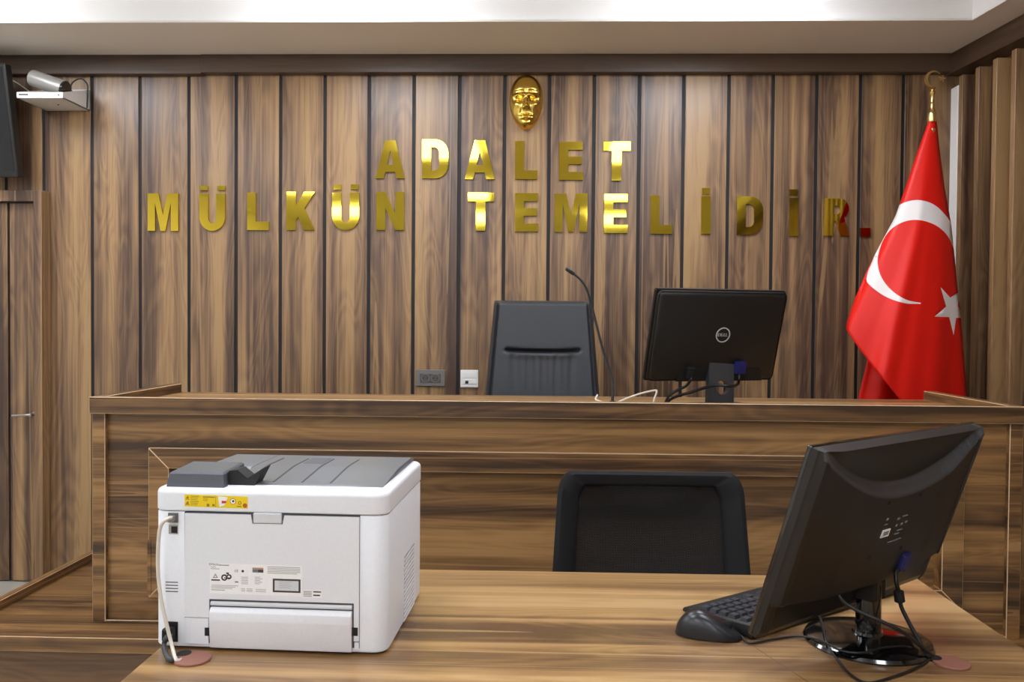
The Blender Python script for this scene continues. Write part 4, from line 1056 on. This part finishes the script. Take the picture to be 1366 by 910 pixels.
# stand
b = NB(); lathe(b, [(.108, 0), (.1085, .003), (.105, .008), (.088, .0125), (.04, .016), (.027, .0175), (.0255, .022)], 64); obj('stand_base', b, M_bgloss, t, smooth=True)
colp = Mr2.inverted() @ on_y(1166, 760, base.y+.0); ztop = colp.z
b = NB(); cyl(b, (0.002, 0, .018), (0.002, 0, ztop), .0215, seg=40); obj('column', b, M_bgloss, t, smooth=True)
hp_ = Ml2 @ Vector((0.0, -.012, -H2*.33))
b = NB(); loft(b, [[Vector((x, y, z)) for x, y, z in ((-.021, -.02, ztop-.05), (.021, -.02, ztop-.05), (.021, .02, ztop-.05), (-.021, .02, ztop-.05))], [Vector((x, y, z)) for x, y, z in ((-.022, -.02, ztop+.004), (.022, -.02, ztop+.004), (.022, .03, ztop+.004), (-.022, .03, ztop+.004))],
                  [hp_+Vector((-.04, -.004, .02)), hp_+Vector((.04, -.004, .02)), hp_+Vector((.04, .006, -.025)), hp_+Vector((-.04, .006, -.025))]]); obj('hinge', b, M_bmatte, t, smooth=False)
# cables
a0 = pl(Mp2, 1204, 746, -.036); M0 = Mp2 @ Matrix.Translation(a0)
b = NB(); bx(b, -.014, .014, -.010, .008, -.019, .014, bev=.003, M=M0); pg = b
f0 = M0 @ Vector((0, -.008, -.018)); Yv = f0.y
fer0, fer1 = on_y(1198.5, 788, Yv-.02), on_y(1200.5, 803, Yv-.02)
gtop = gz2+Vector((0, 0, .004))
b = NB(); tube(b, [f0, on_y(1196, 762, Yv-.01), on_y(1195.5, 775, Yv-.02), fer0, fer1, on_y(1206, 818, Yv-.035), on_y(1222, 848, Yv-.07), on_y(1236, 872, (Yv-.07+gz2.y)/2-.015), gtop], .0036)
o = tag(obj('video_cable', b, M_cable, smooth=True), 'black video cable with blue plug and ferrite bead at desk monitor', 'cable')
obj('plug', pg, M_blue, o, label='blue video plug')
b = NB(); Mq, l = align(fer0, fer1); lathe(b, [(.003, -.002), (.0085, .001), (.009, l-.001), (.004, l+.002)], 18, 0, Mq); obj('ferrite_bead', b, M_bmatte, o, smooth=True)
a1 = pl(Mp2, 1119, 774, -.014); f1 = Mp2 @ a1
b = NB(); bx(b, -.010, .010, -.012, .004, -.014, .014, bev=.003, M=Mp2 @ Matrix.Translation(a1)); pg = b
b = NB(); tube(b, [Mp2 @ (a1+Vector((0, -.006, -.012))), on_y(1117, 791, f1.y-.03), on_y(1128, 805, f1.y-.04), on_y(1150, 818, f1.y-.05), on_y(1180, 831, f1.y-.06), on_y(1208, 846, f1.y-.06), on_y(1228, 862, f1.y-.03), gtop+Vector((.003, .003, 0))], .0032)
o = tag(obj('power_cable', b, M_cable, smooth=True), 'black power cable curving across the desk monitor column', 'cable'); obj('plug', pg, M_bmatte, o)

# ------------------------------------------------------------------ render look
w = bpy.data.worlds.new('world'); scene.world = w; w.use_nodes = True
w.node_tree.nodes['Background'].inputs[0].default_value = (.9, .95, 1, 1); w.node_tree.nodes['Background'].inputs[1].default_value = .2
vs_ = scene.view_settings; vs_.view_transform = 'Standard'; vs_.look = 'None'; vs_.gamma = 1; vs_.use_curve_mapping = False; vs_.exposure = 0.0
scene.cycles.max_bounces = 10; scene.cycles.diffuse_bounces = 6
scene.cycles.sample_clamp_indirect = 8
try:
    scene.cycles.use_denoising = True
except Exception: pass
